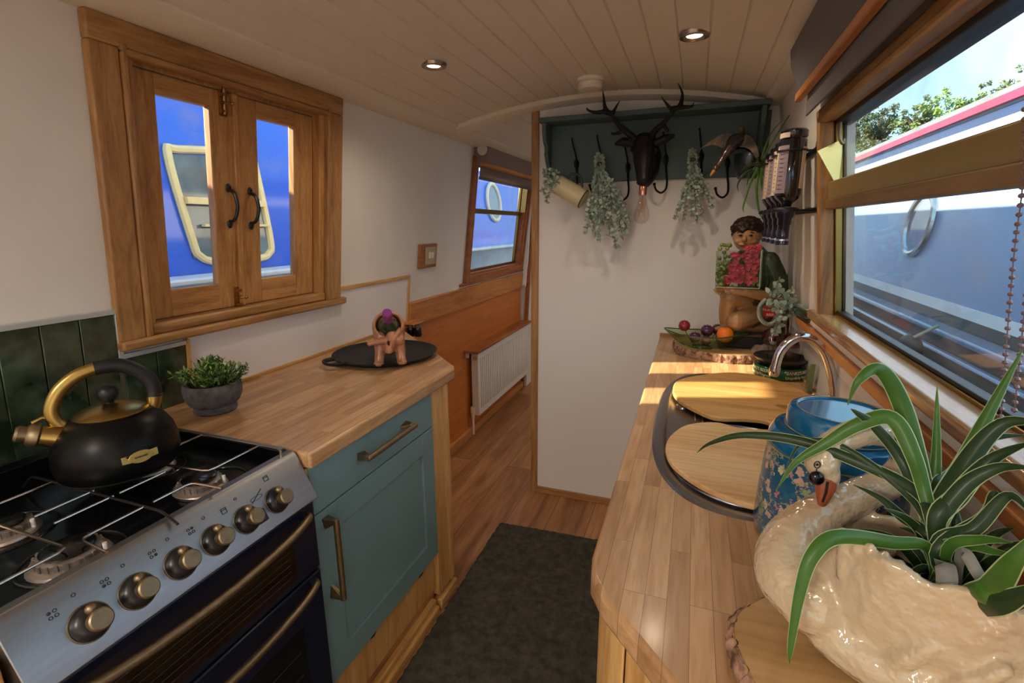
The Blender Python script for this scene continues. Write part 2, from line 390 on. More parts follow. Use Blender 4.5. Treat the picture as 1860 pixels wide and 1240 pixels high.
# ceiling: tongue and groove boards over the camber, grooves run along the boat
CXM = -.435
def cz(x): return 1.942 - .19 * (x - CXM) ** 2
bm = BM(); prof = []; x = -1.10; gw = .0035; xs = []
while x < .235:
    xs.append(x); x += .0845
for i, x in enumerate(xs):
    prof += [(x - gw, cz(x - gw)), (x, cz(x) + .005), (x + gw, cz(x + gw))] if i else [(x, cz(x))]
    prof += [(x + .03, cz(x + .03)), (x + .058, cz(x + .058))]
prof = [p for p in prof if p[0] <= .24] + [(.24, cz(.24))]
ya, yb = Y0, Y1
lo = [(bm.verts.new((x, ya, z)), bm.verts.new((x, yb, z))) for x, z in prof]
for a, b in zip(lo, lo[1:]): face(bm, [a[0], b[0], b[1], a[1]])
up = [(bm.verts.new((x, ya, z + .05)), bm.verts.new((x, yb, z + .05))) for x, z in ((-1.5, 1.86), (-1.0, 1.89), (-.43, 1.96), (.1, 1.91), (.5, 1.86))]
for a, b in zip(up, up[1:]): face(bm, [a[0], a[1], b[1], b[0]])
struct('ceiling', bm, CEIL)
bm = BM(); prism(bm, [(-1.262, 1.848), (-1.10, 1.846), (-1.085, 1.852), (-1.085, 1.875), (-1.3, 1.88)], Y0, Y1, fn=lambda a, b, h: (a, h, b)); struct('trim_1', bm, CEIL, bevel=.004)
bm = BM(); prism(bm, [(.275, 1.842), (.232, 1.842), (.214, 1.85), (.214, 1.88), (.31, 1.885)], Y0, Y1, fn=lambda a, b, h: (a, h, b)); struct('trim_2', bm, CEIL, bevel=.004)
# arch trim over the partition line
bm = BM(); N = 40; rows = []
for i in range(N + 1):
    x = -1.10 + 1.32 * i / N; z = cz(x) + .003
    rows.append([bm.verts.new(p) for p in ((x, 2.235, z), (x, 2.235, z - .022), (x, 2.26, z - .034), (x, PY + .03, z - .034), (x, PY + .03, z))])
for a, b in zip(rows, rows[1:]):
    for j in range(5): face(bm, [a[j], a[(j+1) % 5], b[(j+1) % 5], b[j]])
face(bm, rows[0]); face(bm, rows[-1]); struct('trim_3', bm, CEIL)
# partition
bm = BM(); pl = [(-.70, 0), (.40, 0), (.385, .9), (.27, 1.86)] + [(.24 - .94 * i / 16, cz(.24 - .94 * i / 16)) for i in range(17)]
prism(bm, pl, PY, PY + .03, fn=lambda a, b, h: (a, h, b)); struct('wall_partition', bm, WALLW)
bm = BM(); box(bm, -.735, -.70, PY - .012, PY + .042, 0, cz(-.72)); struct('trim_4', bm, W_FRAME_Z, bevel=.003)
bm = BM(); box(bm, -.70, -.12, PY - .012, PY, .0, .035); struct('baseboard_partition', bm, W_OAK_X, bevel=.002)
# left wall: white splash panel with oak edging, dado rail, ply panelling below
bm = BM(); box(bm, LX, LX + .006, .962, 2.13, .9, 1.145); shear(bm, K); struct('wall_splash_left', bm, WALLW)
bm = BM(); box(bm, LX, LX + .014, 1.61, 2.142, 1.143, 1.158); shear(bm, K); struct('trim_5', bm, W_OAK_Y, bevel=.002)
bm = BM(); box(bm, LX, LX + .014, 2.13, 2.142, .90, 1.143); shear(bm, K); struct('trim_6', bm, W_OAK_Z, bevel=.002)
bm = BM(); box(bm, LX, LX + .012, .962, 2.13, .9, .912); shear(bm, K); struct('trim_7', bm, W_OAK_Y, bevel=.002)
bm = BM(); box(bm, LX - .004, LX + .022, 2.143, 3.93, .885, 1.015); shear(bm, K); struct('trim_8', bm, W_RAIL, bevel=.004)
bm = BM(); box(bm, LX, LX + .008, 1.9, 3.93, .0, .886); struct('wall_panel_left', bm, W_ORANGE)
bm = BM(); box(bm, LX + .008, LX + .03, 1.9, 3.93, 0, .05); struct('baseboard_left', bm, W_RAIL, bevel=.004)
bm = BM(); box(bm, LX, LX + .03, 3.93, 3.96, 0, 1.84); shear(bm, K); struct('trim_9', bm, W_DARKRED, bevel=.003)
bm = BM(); box(bm, LX, LX + .05, 3.96, Y1, 0, .9); struct('wall_alcove', bm, WALL)

# green glazed tiles behind the cooker, stepped under the hatch, aluminium edge
def tilemat():
    m = bpy.data.materials.new('green_tile'); m.use_nodes = True; t = m.node_tree; L = t.links.new; b = t.nodes['Principled BSDF']
    tc = t.nodes.new('ShaderNodeTexCoord'); mp = t.nodes.new('ShaderNodeMapping'); mp.inputs['Rotation'].default_value = (0, PI/2, PI/2)
    n = t.nodes.new('ShaderNodeTexNoise'); n.inputs['Scale'].default_value = 14; n.inputs['Detail'].default_value = 4
    r = t.nodes.new('ShaderNodeValToRGB'); r.color_ramp.elements[0].position = .35; r.color_ramp.elements[0].color = lin('#1c2a1e'); r.color_ramp.elements[1].position = .7; r.color_ramp.elements[1].color = lin('#4a5c48')
    L(tc.outputs['Object'], n.inputs['Vector']); L(n.outputs[0], r.inputs[0])
    L(r.outputs[0], b.inputs['Base Color']); b.inputs['Roughness'].default_value = .08; b.inputs['Specular IOR Level'].default_value = .7
    n2 = t.nodes.new('ShaderNodeTexNoise'); n2.inputs['Scale'].default_value = 22; n2.inputs['Detail'].default_value = 1
    bu = t.nodes.new('ShaderNodeBump'); bu.inputs['Strength'].default_value = .5; bu.inputs['Distance'].default_value = .006
    L(tc.outputs['Object'], n2.inputs['Vector']); L(n2.outputs[0], bu.inputs['Height']); L(bu.outputs[0], b.inputs['Normal'])
    return m
TILE = tilemat(); GROUT = mat('grout', '#6a6a58', .8)
bm = BM()
def tiles(y0, y1, z0, z1, w):
    n = max(1, round((y1 - y0) / w)); w = (y1 - y0) / n
    for i in range(n):
        z = z0
        while z < z1 - .005:
            zz = min(z + .3, z1); box(bm, LX + .004, LX + .011, y0 + i*w + .0012, y0 + (i+1)*w - .0012, z + .001, zz - .001); z = zz
tiles(.25, .775, .90, 1.188, .075); tiles(.786, .952, .90, 1.072, .083)
shear(bm, K); tl = struct('wall_tiles', bm, TILE, bevel=.0015)
bm = BM(); box(bm, LX, LX + .005, .2, .955, .86, 1.072); box(bm, LX, LX + .005, .2, .78, 1.072, 1.19); shear(bm, K); obj('grout', bm, GROUT, tl)
bm = BM(); box(bm, LX, LX + .014, .2, .787, 1.188, 1.20); box(bm, LX, LX + .014, .776, .787, 1.072, 1.188); box(bm, LX, LX + .014, .787, .952, 1.071, 1.083)
shear(bm, K); obj('edge_strip', bm, mat('aluminium', '#c2cacd', .35, .3), tl, bevel=.001)
bm = BM(); box(bm, LX, LX + .016, .952, .962, .9, 1.085); shear(bm, K); struct('trim_10', bm, W_OAK_Z)

# ------------------------------------------------------------------ window_1: the hatch with two glazed oak doors
def wroot(name):
    o = bpy.data.objects.new(name, None); C.objects.link(o); o['kind'] = 'structure'; return o
def lbox(bm, xa, xb, y0, y1, z0, z1): box(bm, xa, xb, y0, y1, z0, z1)
w1 = wroot('window_1')
fr = []
def part(name, m, parent, boxes, k=K, x0=LX, bevel=.003, **kw):
    bm = BM()
    for b in boxes: box(bm, x0 + b[0], x0 + b[1], *b[2:])
    shear(bm, k); return obj(name, bm, m, parent, bevel=bevel, **kw)
part('frame', W_FRAME_Z, w1, [(0, .022, .777, .842, 1.115, 1.79), (0, .028, .842, .858, 1.115, 1.80), (0, .022, 1.535, 1.605, 1.115, 1.79), (0, .028, 1.520, 1.535, 1.115, 1.80)], bevel=.005)
part('frame', W_FRAME_Y, w1, [(0, .0225, .777, 1.605, 1.79, 1.848), (0, .028, .842, 1.535, 1.775, 1.79)], bevel=.005)
part('frame_lining', W_SASH_Z, w1, [(-.07, .01, .853, .876, 1.13, 1.785), (-.07, .01, 1.494, 1.520, 1.13, 1.785), (-.07, -.02, .875, 1.495, 1.772, 1.80)], bevel=.002)
part('window_sill', W_FRAME_Y, w1, [(-.07, .018, .858, 1.52, 1.118, 1.149), (-.03, .034, .775, 1.628, 1.092, 1.118)], bevel=.007)
def casement(ya, yb, pa, pb, z0=1.15, z1=1.77, pz0=1.228, pz1=1.722):
    c = part('casement', W_SASH_Z, w1, [(-.045, -.018, ya, pa, z0, z1), (-.045, -.018, pb, yb, z0, z1)], bevel=.004)
    part('rail', W_SASH_Y, c, [(-.045, -.0185, pa - .003, pb + .003, z0, pz0), (-.045, -.0185, pa - .003, pb + .003, pz1, z1)], bevel=.004)
    part('pane', GLASS, c, [(-.036, -.033, pa - .006, pb + .006, pz0 - .006, pz1 + .006)], bevel=0)
    return c
c1 = casement(.880, 1.166, .944, 1.092); c2 = casement(1.170, 1.492, 1.253, 1.404)
part('rebate_strip', W_SASH_Z, c2, [(-.02, -.008, 1.160, 1.178, 1.15, 1.77)], bevel=.003)
def arch_handle(y, zc):
    bm = BM(); x = LX - .018
    for dz in (-.052, .052): ell(bm, (x + .003, y, zc + dz), (.005, .009, .013), seg=12)
    tube(bm, smooth_path([(x + .004, y, zc - .046), (x + .022, y + .003, zc - .036), (x + .030, y + .006, zc), (x + .022, y + .003, zc + .036), (x + .004, y, zc + .046)], 5), .0052, 8)
    shear(bm, K); return bm
obj('handle', arch_handle(1.138, 1.457), BLACKS, c1); obj('handle', arch_handle(1.215, 1.452), BLACKS, c2)
def bolt(y, zc, s):
    bm = BM(); x = LX - .018
    box(bm, x, x + .003, y - .013, y + .013, zc - .034, zc + .034); tube(bm, [(x + .008, y, zc - .03), (x + .008, y, zc + .045 * s + .01 * (s > 0))], .0045, 10)
    for d in (-.022, 0, .022): box(bm, x, x + .012, y - .009, y + .009, zc + d - .004, zc + d + .004)
    tube(bm, [(x + .008, y, zc), (x + .02, y + .012, zc)], .003, 8); ell(bm, (x + .022, y + .014, zc), .006, seg=10)
    shear(bm, K); return bm
BOLT = mat('bolt_brass', '#a8835a', .3, 1)
obj('bolt', bolt(1.134, 1.738, 1), BOLT, c1); obj('bolt', bolt(1.155, 1.178, -1), BOLT, c1)

# ------------------------------------------------------------------ window_2: hall window with hopper
w2 = wroot('window_2')
part('frame', W_DARKRED, w2, [(0, .02, 2.79, 2.85, 1.04, 1.80), (0, .02, 3.85, 3.91, 1.04, 1.80), (0, .02, 2.85, 3.85, 1.04, 1.085), (0, .02, 2.85, 3.85, 1.76, 1.80), (-.06, .004, 2.846, 2.87, 1.08, 1.77), (-.06, .004, 3.83, 3.856, 1.08, 1.77), (-.06, .004, 2.85, 3.85, 1.08, 1.10)], bevel=.003)
part('brass_frame', BRASS, w2, [(-.05, -.03, 2.87, 2.892, 1.10, 1.76), (-.05, -.03, 3.80, 3.83, 1.10, 1.76), (-.05, -.03, 2.87, 3.83, 1.10, 1.118), (-.052, -.022, 2.87, 3.83, 1.475, 1.505)], bevel=.002)
part('pane', GLASS, w2, [(-.043, -.04, 2.88, 3.82, 1.105, 1.49)], bevel=0)
part('pane', GLASS, w2, [(-.043, -.04, 2.88, 3.82, 1.49, 1.76)], bevel=0)
bm = BM(); prism(bm, [(3.80, 1.50), (3.80, 1.70), (3.815, 1.66)], LX - .02, LX + .02, fn=lambda a, b, h: (h, a, b)); shear(bm, K); obj('stay_plate', bm, BRASS, w2)
# ------------------------------------------------------------------ window_3: galley window on the right
w3 = wroot('window_3')
def rpart(name, m, parent, boxes, **kw):      # offsets measured into the room from the right wall
    bx = [(-b[1], -b[0], *b[2:]) for b in boxes]; return part(name, m, parent, bx, k=-K, x0=RX, **kw)
rpart('frame', W_FRAME_Z, w3, [(0, .018, 1.525, 1.570, 1.15, 1.678), (-.012, .024, 1.512, 1.528, 1.15, 1.645)], bevel=.005)
rpart('frame', W_FRAME_Y, w3, [(0, .0185, .24, 1.570, 1.654, 1.678), (0, .025, .24, 1.528, 1.642, 1.656), (-.014, .012, .24, 1.52, 1.644, 1.66), (0, .018, .2, .28, 1.15, 1.66)], bevel=.004)
SILLM = wood('sill_oak', ['#8e6238', '#b58758', '#cba878'], 'Y', .25, 1.2, coat=.5)
rpart('window_sill', SILLM, w3, [(-.062, .038, .1, 1.60, 1.128, 1.156)], bevel=.009, seg=3)
rpart('apron', WALL, w3, [(0, .018, .1, 1.80, 1.098, 1.13)])
rpart('ledge', W_RAIL, w3, [(0, .03, .1, 1.82, 1.075, 1.098)], bevel=.003)
rpart('brass_frame', BRASS, w3, [(-.036, -.012, 1.508, 1.53, 1.156, 1.655), (-.036, -.012, .25, 1.53, 1.152, 1.162)], bevel=.003)
rpart('rubber_seal', BLACKM, w3, [(-.036, -.028, 1.503, 1.51, 1.156, 1.65), (-.036, -.016, .27, 1.51, 1.162, 1.169), (-.05, -.012, .25, 1.53, 1.634, 1.664), (-.036, -.016, .262, .272, 1.165, 1.61)], bevel=.002)
rpart('hopper_rail', mat('hopper_tan', '#a38c58', .35, .3), w3, [(-.034, .004, .27, 1.51, 1.452, 1.498)], bevel=.004)
rpart('hopper_rail', wood('rail_brown', ['#6e5230', '#8c6c42', '#9c7c50'], 'Y', .4), w3, [(-.02, .010, .27, 1.513, 1.430, 1.454)], bevel=.003)
rpart('pane', GLASS, w3, [(-.032, -.029, .265, 1.51, 1.160, 1.455)], bevel=0)
rpart('pane', GLASS, w3, [(-.032, -.029, .265, 1.51, 1.49, 1.645)], bevel=0)
bm = BM(); prism(bm, [(1.44, 1.475), (1.44, 1.57), (1.452, 1.55)], .30, .345, fn=lambda a, b, h: (h, a, b))
for v in bm.verts:
    pass
YEL = mat('yellow_stay', '#d8cc80', .35, .3)
bm.free(); bm = BM(); tri = [(.330, 1.506, 1.60), (.268, 1.46, 1.568), (.332, 1.500, 1.480)]
a = [bm.verts.new(p) for p in tri]; b = [bm.verts.new((p[0], p[1] + .004, p[2])) for p in tri]
face(bm, a); face(bm, b[::-1])
for i in range(3): face(bm, [a[i], a[(i+1) % 3], b[(i+1) % 3], b[i]])
obj('stay_plate', bm, YEL, w3)
bm = BM(); tube(bm, smooth_path([(.318, 1.48, 1.645), (.312, 1.48, 1.63), (.314, 1.475, 1.60), (.322, 1.477, 1.585), (.325, 1.485, 1.595)], 4), .004, 8); obj('stay_hook', bm, BRASSA, w3)

# ================================================================== OUTSIDE
BLUE = mat('blue_hull_paint', '#3a66d8', .12, 0, .6)
def hull(name, label, side, x, y0, y1, bands, k=.12, roof=1.97, ww=1.9):
    """a narrowboat cabin side, its roof and hull; bands of (z0, z1, mat, part)"""
    t = thing(name, label, 'boat', (x, (y0 + y1) / 2, 0))
    for z0, z1, m, nm, off in bands:
        bm = BM(); f = lambda z: x + side * k * (z - 1.0) - side * off
        prism(bm, [(f(z0), z0), (f(z1), z1), (f(z1) + side * .03, z1), (f(z0) + side * .03, z0)], y0, y1, fn=lambda a, b, h: (a, h, b)); obj(nm, bm, m, t)
    return t
RB_LIGHT = mat('pale_boat_paint', '#829ec6', .25, noise=.03, nscale=2)
RB_NAVY = mat('navy_boat_paint', '#2b3c66', .25); RB_RED = mat('crimson_rail', '#a82f50', .3); RB_WHITE = mat('white_stripe', '#eceef0', .4)
RB_HULL = mat('weathered_hull', '#5a5654', .6, col2='#8a8078', nscale=3, stretch=(1, .4, 2)); RB_BLACK = mat('black_gunwale', '#3a3c44', .4)
rb = hull('narrowboat', 'pale blue narrowboat with crimson roof rail seen through the right window', 1, 1.3, -2.5, 15,
          [(.985, 1.855, RB_LIGHT, 'cabin_side', 0), (1.86, 1.90, RB_WHITE, 'stripe', .004), (1.90, 1.965, RB_NAVY, 'upper_band', 0), (1.965, 2.03, RB_RED, 'roof_rail', .03), (.93, .985, RB_WHITE, 'stripe', .006), (.87, .93, RB_BLACK, 'lower_band', .0)], k=.10)
bm = BM(); prism(bm, [(1.36, 2.03), (2.3, 2.12), (3.2, 2.0), (3.2, .2), (1.45, .2), (1.42, 1.9)], -2.5, 15, fn=lambda a, b, h: (a, h, b)); obj('roof', bm, mat('boat_roof', '#8c98a4', .6), rb)
bm = BM(); box(bm, 1.19, 1.32, -2.5, 15, .84, .87); obj('gunwale', bm, mat('gunwale_paint', '#8c9cb8', .2, coat=.5), rb, bevel=.01)
bm = BM(); box(bm, 1.17, 1.21, -2.5, 15, .76, .78); obj('rubbing_strake', bm, mat('gunwale_paint', '#6a86bc'), rb, bevel=.01)
bm = BM(); prism(bm, [(1.20, .84), (1.25, .3), (1.3, -.1), (1.5, -.1), (1.4, .84)], -2.5, 15, fn=lambda a, b, h: (a, h, b)); obj('hull', bm, RB_HULL, rb)
def porthole(x, y, z, r, side, parent, k=.1, rz=None, inner=None, rim=None):
    rz = rz or r; ph = [(math.cos(a) * r, math.sin(a) * rz) for a in [2*PI*i/40 for i in range(40)]]
    f = lambda b: x + side * k * (b - 1.0)
    bm = BM(); tube(bm, [(f(z + b) - side * .012, y + a, z + b) for a, b in ph], .021, 8, closed=True); o = obj('porthole', bm, rim or mat('porthole_rim', '#b8bcc0', .2, .9), parent)
    bm = BM(); prism(bm, ph, 0, .008, fn=lambda a, b, h: (f(z + b) - side * (h + .003), y + a, z + b)); obj('pane', bm, inner or mat('boat_glass', '#6f7e92', .06, 0, .8), o)
porthole(1.3, 3.88, 1.39, .185, 1, rb)
bm = BM(); box(bm, 1.10, 1.17, 5.2, 12, .70, .74); bm.free()
bm = BM(); tube(bm, smooth_path([(1.17, 4.2, .62), (1.12, 4.0, .70), (1.12, 3.9, .66), (1.17, 3.85, .56)], 5), .012, 8); obj('mooring_ring', bm, mat('ring_cream', '#cfc6b4', .5), rb)
f1 = thing('fender', 'round dark rubber fender hanging beside the pale boat', 'fender', (1.06, 2.94, .75))
bm = BM(); ell(bm, (1.07, 2.97, .775), (.05, .09, .07)); obj('body', bm, mat('fender_rubber', '#4a4440', .6, noise=.3, nscale=12), f1)
bm = BM(); tube(bm, [(1.06, 2.92, .84), (1.16, 2.95, .90)], .008, 6); obj('rope', bm, mat('rope', '#b9aa90', .9), f1)
bm = BM(); tube(bm, [(1.0, 2.93, .77), (.98, 1.9, .79)], .022, 10); obj('boat_pole', bm, mat('pole_cream', '#cbbd98', .5), None, 'cream wooden pole lying along the gunwale outside the right window', 'pole')
# blue boat on the left
LB = -2.1
lb = hull('narrowboat', 'glossy royal blue narrowboat moored outside the left windows', -1, LB, -3, 15,
          [(1.19, 1.972, BLUE, 'cabin_side', 0), (.5, 1.19, mat('pale_gunwale_side', '#b8c6d0', .35, noise=.1, nscale=6), 'hull_side', -.10)], k=.12)
bm = BM(); prism(bm, [(-2.26, 1.955), (-2.9, 1.99), (-3.6, 1.93), (-3.6, .3), (-2.38, .3)], -3, 15, fn=lambda a, b, h: (a, h, b)); obj('roof', bm, mat('boat_roof_b', '#5a6a90', .6), lb)
bm = BM(); box(bm, -2.12, -1.94, -3, 15, 1.16, 1.19); obj('gunwale', bm, mat('gunwale_white', '#c9d2da', .35), lb, bevel=.01)
CREAMF = mat('cream_window_frame', '#e6cf96', .35)
def lbx(z): return LB - (-1) * 0 - .12 * (z - 1.0) * 1 * 1
def poly_frame(pts, w, m, name, parent, off=.01):
    bm = BM(); tube(bm, smooth_path([(LB - .12 * (z - 1) + off, y, z) for y, z in pts], 5, True), w, 8, closed=True, flat=1); return obj(name, bm, m, parent)
wf = poly_frame([(1.60, 1.70), (1.66, 1.735), (1.98, 1.76), (2.05, 1.74), (2.06, 1.70), (2.06, 1.33), (2.03, 1.26), (1.96, 1.24), (1.72, 1.24), (1.64, 1.27), (1.62, 1.34)], .018, CREAMF, 'window_frame', lb)
bm = BM(); pts = [(1.61, 1.26), (2.05, 1.26), (2.05, 1.74), (1.61, 1.71)]
prism(bm, pts, 0, .006, fn=lambda a, b, h: (LB - .12 * (b - 1) + h + .003, a, b)); obj('pane', bm, mat('boat_glass_l', '#5d6a70', .08, 0, .8, noise=.5, nscale=6), wf)
bm = BM(); box(bm, LB - .05, LB - .02, 1.62, 2.05, 1.50, 1.53); box(bm, LB - .035, LB - .01, 1.68, 2.05, 1.40, 1.412); obj('transom', bm, CREAMF, wf)
bm = BM(); box(bm, LB - .06, LB - .045, 1.64, 2.04, 1.34, 1.50); bm.free()
porthole(LB, 5.33, 1.66, .19, -1, lb, .12, rz=.20, rim=mat('cream_rim', '#d8d2bc', .4))
WATER = mat('canal_water', '#2c332c', .05, bump=.3, bscale=8)
bm = BM(); box(bm, -40, 40, -30, 60, -.35, -.3); struct('water', bm, WATER)
bm = BM(); box(bm, 3.35, 60, -40, 80, -.3, .6); struct('bank_right', bm, mat('grass_bank', '#4c5c30', .9, noise=.3, nscale=3))
# trees beyond the pale boat
LEAFM = [mat('tree_leaf_%s' % n, c, .7, noise=.25, nscale=3, translu=1) for n, c in (('dark', '#4a5a34'), ('mid', '#6b7c46'), ('bright', '#86a04a'))]
TRUNK = mat('tree_bark', '#4a3e34', .9)
def tree(px, py, wpx, hpx, Y, m, label):
    c = at(px, py - 8, Y); r = S(wpx / 2, c); h = S(hpx / 2, c)
    t = thing('tree', label, 'tree', (c.x, c.y, .6), 'trees beyond the pale boat'); bm = BM()
    for _ in range(60):
        cc = c + Vector((random.gauss(0, .55) * r, random.gauss(0, .5) * r, random.gauss(0, .5) * h)); rr = random.uniform(.16, .32) * min(r, h)
        for _ in range(42):
            d = Vector((random.gauss(0, 1), random.gauss(0, 1), random.gauss(0, 1))).normalized() * rr * random.uniform(.5, 1.1)
            p = cc + d; s = random.uniform(.05, .10) * min(1.6, r); u = Vector((random.gauss(0, 1), random.gauss(0, 1), random.gauss(0, 1))).normalized(); v = u.orthogonal().normalized()
            face(bm, [bm.verts.new(p + u * s), bm.verts.new(p + v * s * .6), bm.verts.new(p - u * s), bm.verts.new(p - v * s * .6)])
    obj('foliage', bm, m, t)
    bm = BM(); tube(bm, [(c.x, c.y, .55), (c.x + .05, c.y, c.z * .6), (c.x, c.y, c.z + h * .3)], [.22, .15, .05], 8)
    for _ in range(5):
        q = c + Vector((random.uniform(-.6, .6) * r, random.uniform(-.5, .5) * r, random.uniform(-.1, .5) * h)); tube(bm, [(c.x, c.y, c.z - h * .5), q], [.07, .02], 6)
    obj('trunk', bm, TRUNK, t)
tree(1548, 262, 60, 80, 16, LEAFM[0], 'dark tree at the far left of the galley window beyond the boat')
tree(1596, 246, 74, 86, 15, LEAFM[0], 'dark broad tree just left of the chimney-like post beyond the boat')
tree(1668, 232, 70, 60, 14, LEAFM[1], 'olive tree in the middle of the view over the boat roof')
tree(1738, 212, 76, 62, 12, LEAFM[2], 'bright green rounded tree over the crimson roof rail')
tree(1800, 196, 60, 40, 11, LEAFM[0], 'low dark tree right of the bright green one')
tree(1850, 178, 70, 56, 10, LEAFM[1], 'rightmost tree touching the window edge')
c = at(1600, 268, 7.5); bm = BM(); box(bm, c.x - .03, c.x + .12, c.y - .06, c.y + .1, 2.0, c.z + .08); obj('boat_chimney', bm, BLACKM, rb, bevel=.005)
# ================================================================== LEFT SIDE
# ---- worktop
bm = BM(); prism(bm, [(LX + .002, .79), (-.775, .79), (-.772, 1.50), (-.79, 1.535), (-.975, 1.715), (LX + .002, 2.08)], .86, .90)
obj('worktop', bm, W_TOP, None, 'beech block worktop with angled far end holding the griddle tray', 'worktop', bevel=.006, seg=3)
# ---- base cabinet
cab = thing('base_cabinet', 'teal fronted base cabinet with one drawer and one door beside the cooker', 'cabinet', (-1.05, 1.1, 0))
XF = -.79
bm = BM(); box(bm, -1.33, XF - .022, .792, 1.36, .09, .858); obj('carcass', bm, W_OAK_Z, cab)
bm = BM(); box(bm, XF - .024, XF - .004, .789, .797, .09, .858); obj('end_strip', bm, W_OAK_Z, cab)
bm = BM(); box(bm, XF - .02, XF, .797, 1.362, .735, .858); dr = obj('drawer', bm, TEAL, cab, bevel=.002)
bm = BM(); y0, y1, z0, z1, ww = .797, 1.362, .245, .731, .072
box(bm, XF - .02, XF, y0, y0 + ww, z0, z1); box(bm, XF - .02, XF, y1 - ww, y1, z0, z1); box(bm, XF - .02, XF, y0 + ww, y1 - ww, z0, z0 + ww); box(bm, XF - .02, XF, y0 + ww, y1 - ww, z1 - ww, z1)
box(bm, XF - .02, XF - .008, y0 + ww, y1 - ww, z0 + ww, z1 - ww); door = obj('door', bm, TEAL, cab, bevel=.0015)
def bar_handle(p0, p1, parent):
    bm = BM(); p0 = Vector(p0); p1 = Vector(p1); d = (p1 - p0).normalized(); o = Vector((.034, 0, 0)); s = Vector((0, 0, 1)) if abs(d.y) > .5 else Vector((0, 1, 0))
    tube(bm, [p0 + o, p1 + o], .0075, 14)
    for p, e in ((p0, d), (p1, -d)):
        q = [p + e * .002 + s * .011, p + e * .034 + s * .004, p + e * .034 - s * .004, p + e * .002 - s * .011]
        r = [p + o + e * .001 + s * .006, p + o + e * .012 + s * .006, p + o + e * .012 - s * .006, p + o + e * .001 - s * .006]
        a = [bm.verts.new(v) for v in q]; b = [bm.verts.new(v) for v in r]
        face(bm, a); face(bm, b[::-1])
        for i in range(4): face(bm, [a[i], a[(i+1) % 4], b[(i+1) % 4], b[i]])
    return obj('handle', bm, BRASSA, parent, bevel=.001)
bar_handle((XF, .965, .806), (XF, 1.205, .806), dr)
bar_handle((XF, .83, .49), (XF, .83, .715), door)
# wooden end posts and stepped plinth
bm = BM(); box(bm, -1.33, XF - .004, 1.364, 1.44, .06, .858); obj('end_post', bm, W_OAK_Z, cab, bevel=.002)
bm = BM(); prism(bm, [(XF - .006, 1.44), (XF - .002, 1.455), (XF - .002, 1.485), (-.82, 1.505), (-.975, 1.66), (-1.33, 1.98), (-1.33, 1.44)], .06, .858); obj('end_panel', bm, W_OAK_Z, cab, bevel=.003)
bm = BM(); box(bm, -1.32, XF - .028, .792, 1.364, .0, .24); obj('plinth', bm, W_FRAME_Y, cab)
bm = BM(); box(bm, XF - .03, XF + .006, .79, 1.345, 0, .035); box(bm, XF - .03, XF - .006, .79, 1.345, .035, .06)
box(bm, XF - .03, XF + .006, 1.36, 1.49, 0, .045); obj('plinth_moulding', bm, W_OAK_Y, cab, bevel=.006)
for y in (.98, 1.25): bm = BM(); ell(bm, (XF - .012, y, .238), (.009, .018, .013), seg=12); obj('hinge_buffer', bm, BLACKM, cab)

# ---- cooker
ck = thing('cooker', 'black and steel four burner gas cooker with brass knobs and handles', 'cooker', (-1.02, .52, 0))
CY0, CY1 = .262, .783
bm = BM(); box(bm, -1.30, -.785, CY0 + .004, CY1, .03, .80); box(bm, -1.30, -.83, CY0 + .004, CY1, .80, .876); obj('body', bm, BLACKG, ck, bevel=.003)
PN = Vector((.096, 0, .049)).normalized()            # outward normal of the sloping panel
def PP(y, s, h=0): return Vector((-.806 + .049 * s, y, .896 - .096 * s)) + PN * h      # s 0 top .. 1 bottom
bm = BM(); prism(bm, [(-.835, .902), (-.815, .904), (-.806, .896), (-.757, .800), (-.765, .794), (-.80, .80), (-.84, .875)], CY0, CY1, fn=lambda a, b, h: (a, h, b)); obj('control_panel', bm, STEEL, ck, bevel=.0015)
bm = BM(); box(bm, -1.30, -.835, CY0, CY1, .872, .880); box(bm, -1.30, -.835, CY1 - .012, CY1, .88, .905); box(bm, -1.30, -.835, CY0, CY0 + .012, .88, .905); box(bm, -1.32, -1.28, CY0, CY1, .88, .915)
for yc in (.40, .645):
    for xc in (-.90, -1.085): tube(bm, [(xc + .068*math.cos(a), yc + .068*math.sin(a), .880) for a in [2*PI*i/28 for i in range(28)]], .004, 6, closed=True)
obj('hob_tray', bm, BLACKG, ck, bevel=.003)
bm = BM(); box(bm, -1.26, -.84, CY1 - .0125, CY1 + .001, .905, .907); obj('tray_trim', bm, STEEL, ck)
ALU = mat('burner_alloy', '#a89e94', .4, .8, noise=.2, nscale=40)
for yc, xc, r in ((.395, -.897, .042), (.625, -.905, .038), (.40, -1.085, .036), (.65, -1.09, .036)):
    bm = BM(); lathe(bm, [(0, .88), (r + .012, .88), (r + .010, .884), (r, .888), (r, .896), (r - .006, .899), (0, .899)], (xc, yc, 0), 30)
    for i in range(22):
        a = 2*PI*i/22; box(bm, 0, .003, -.0025, .0025, 0, .012); bm.verts.ensure_lookup_table(); xf(bm, Matrix.Translation((xc, yc, .886)) @ Matrix.Rotation(a, 4, 'Z') @ Matrix.Translation((r - .001, 0, 0)), len(bm.verts) - 8)
    bo = obj('burner', bm, ALU, ck)
    bm = BM(); lathe(bm, [(0, .899), (r - .008, .899), (r - .006, .903), (r - .012, .906), (0, .907)], (xc, yc, 0), 28); obj('burner_cap', bm, BLACKG, bo)
    bm = BM(); tube(bm, [(xc + r*.9, yc + r*.7, .88), (xc + r*.9, yc + r*.7, .9)], .0035, 8); obj('igniter', bm, mat('ceramic', '#e6e2dc', .4), bo)
ROD = mat('pan_support_steel', '#b4a698', .22, 1); RODK = mat('pan_support_black', '#1c1a1a', .4, .3)
Z = .917
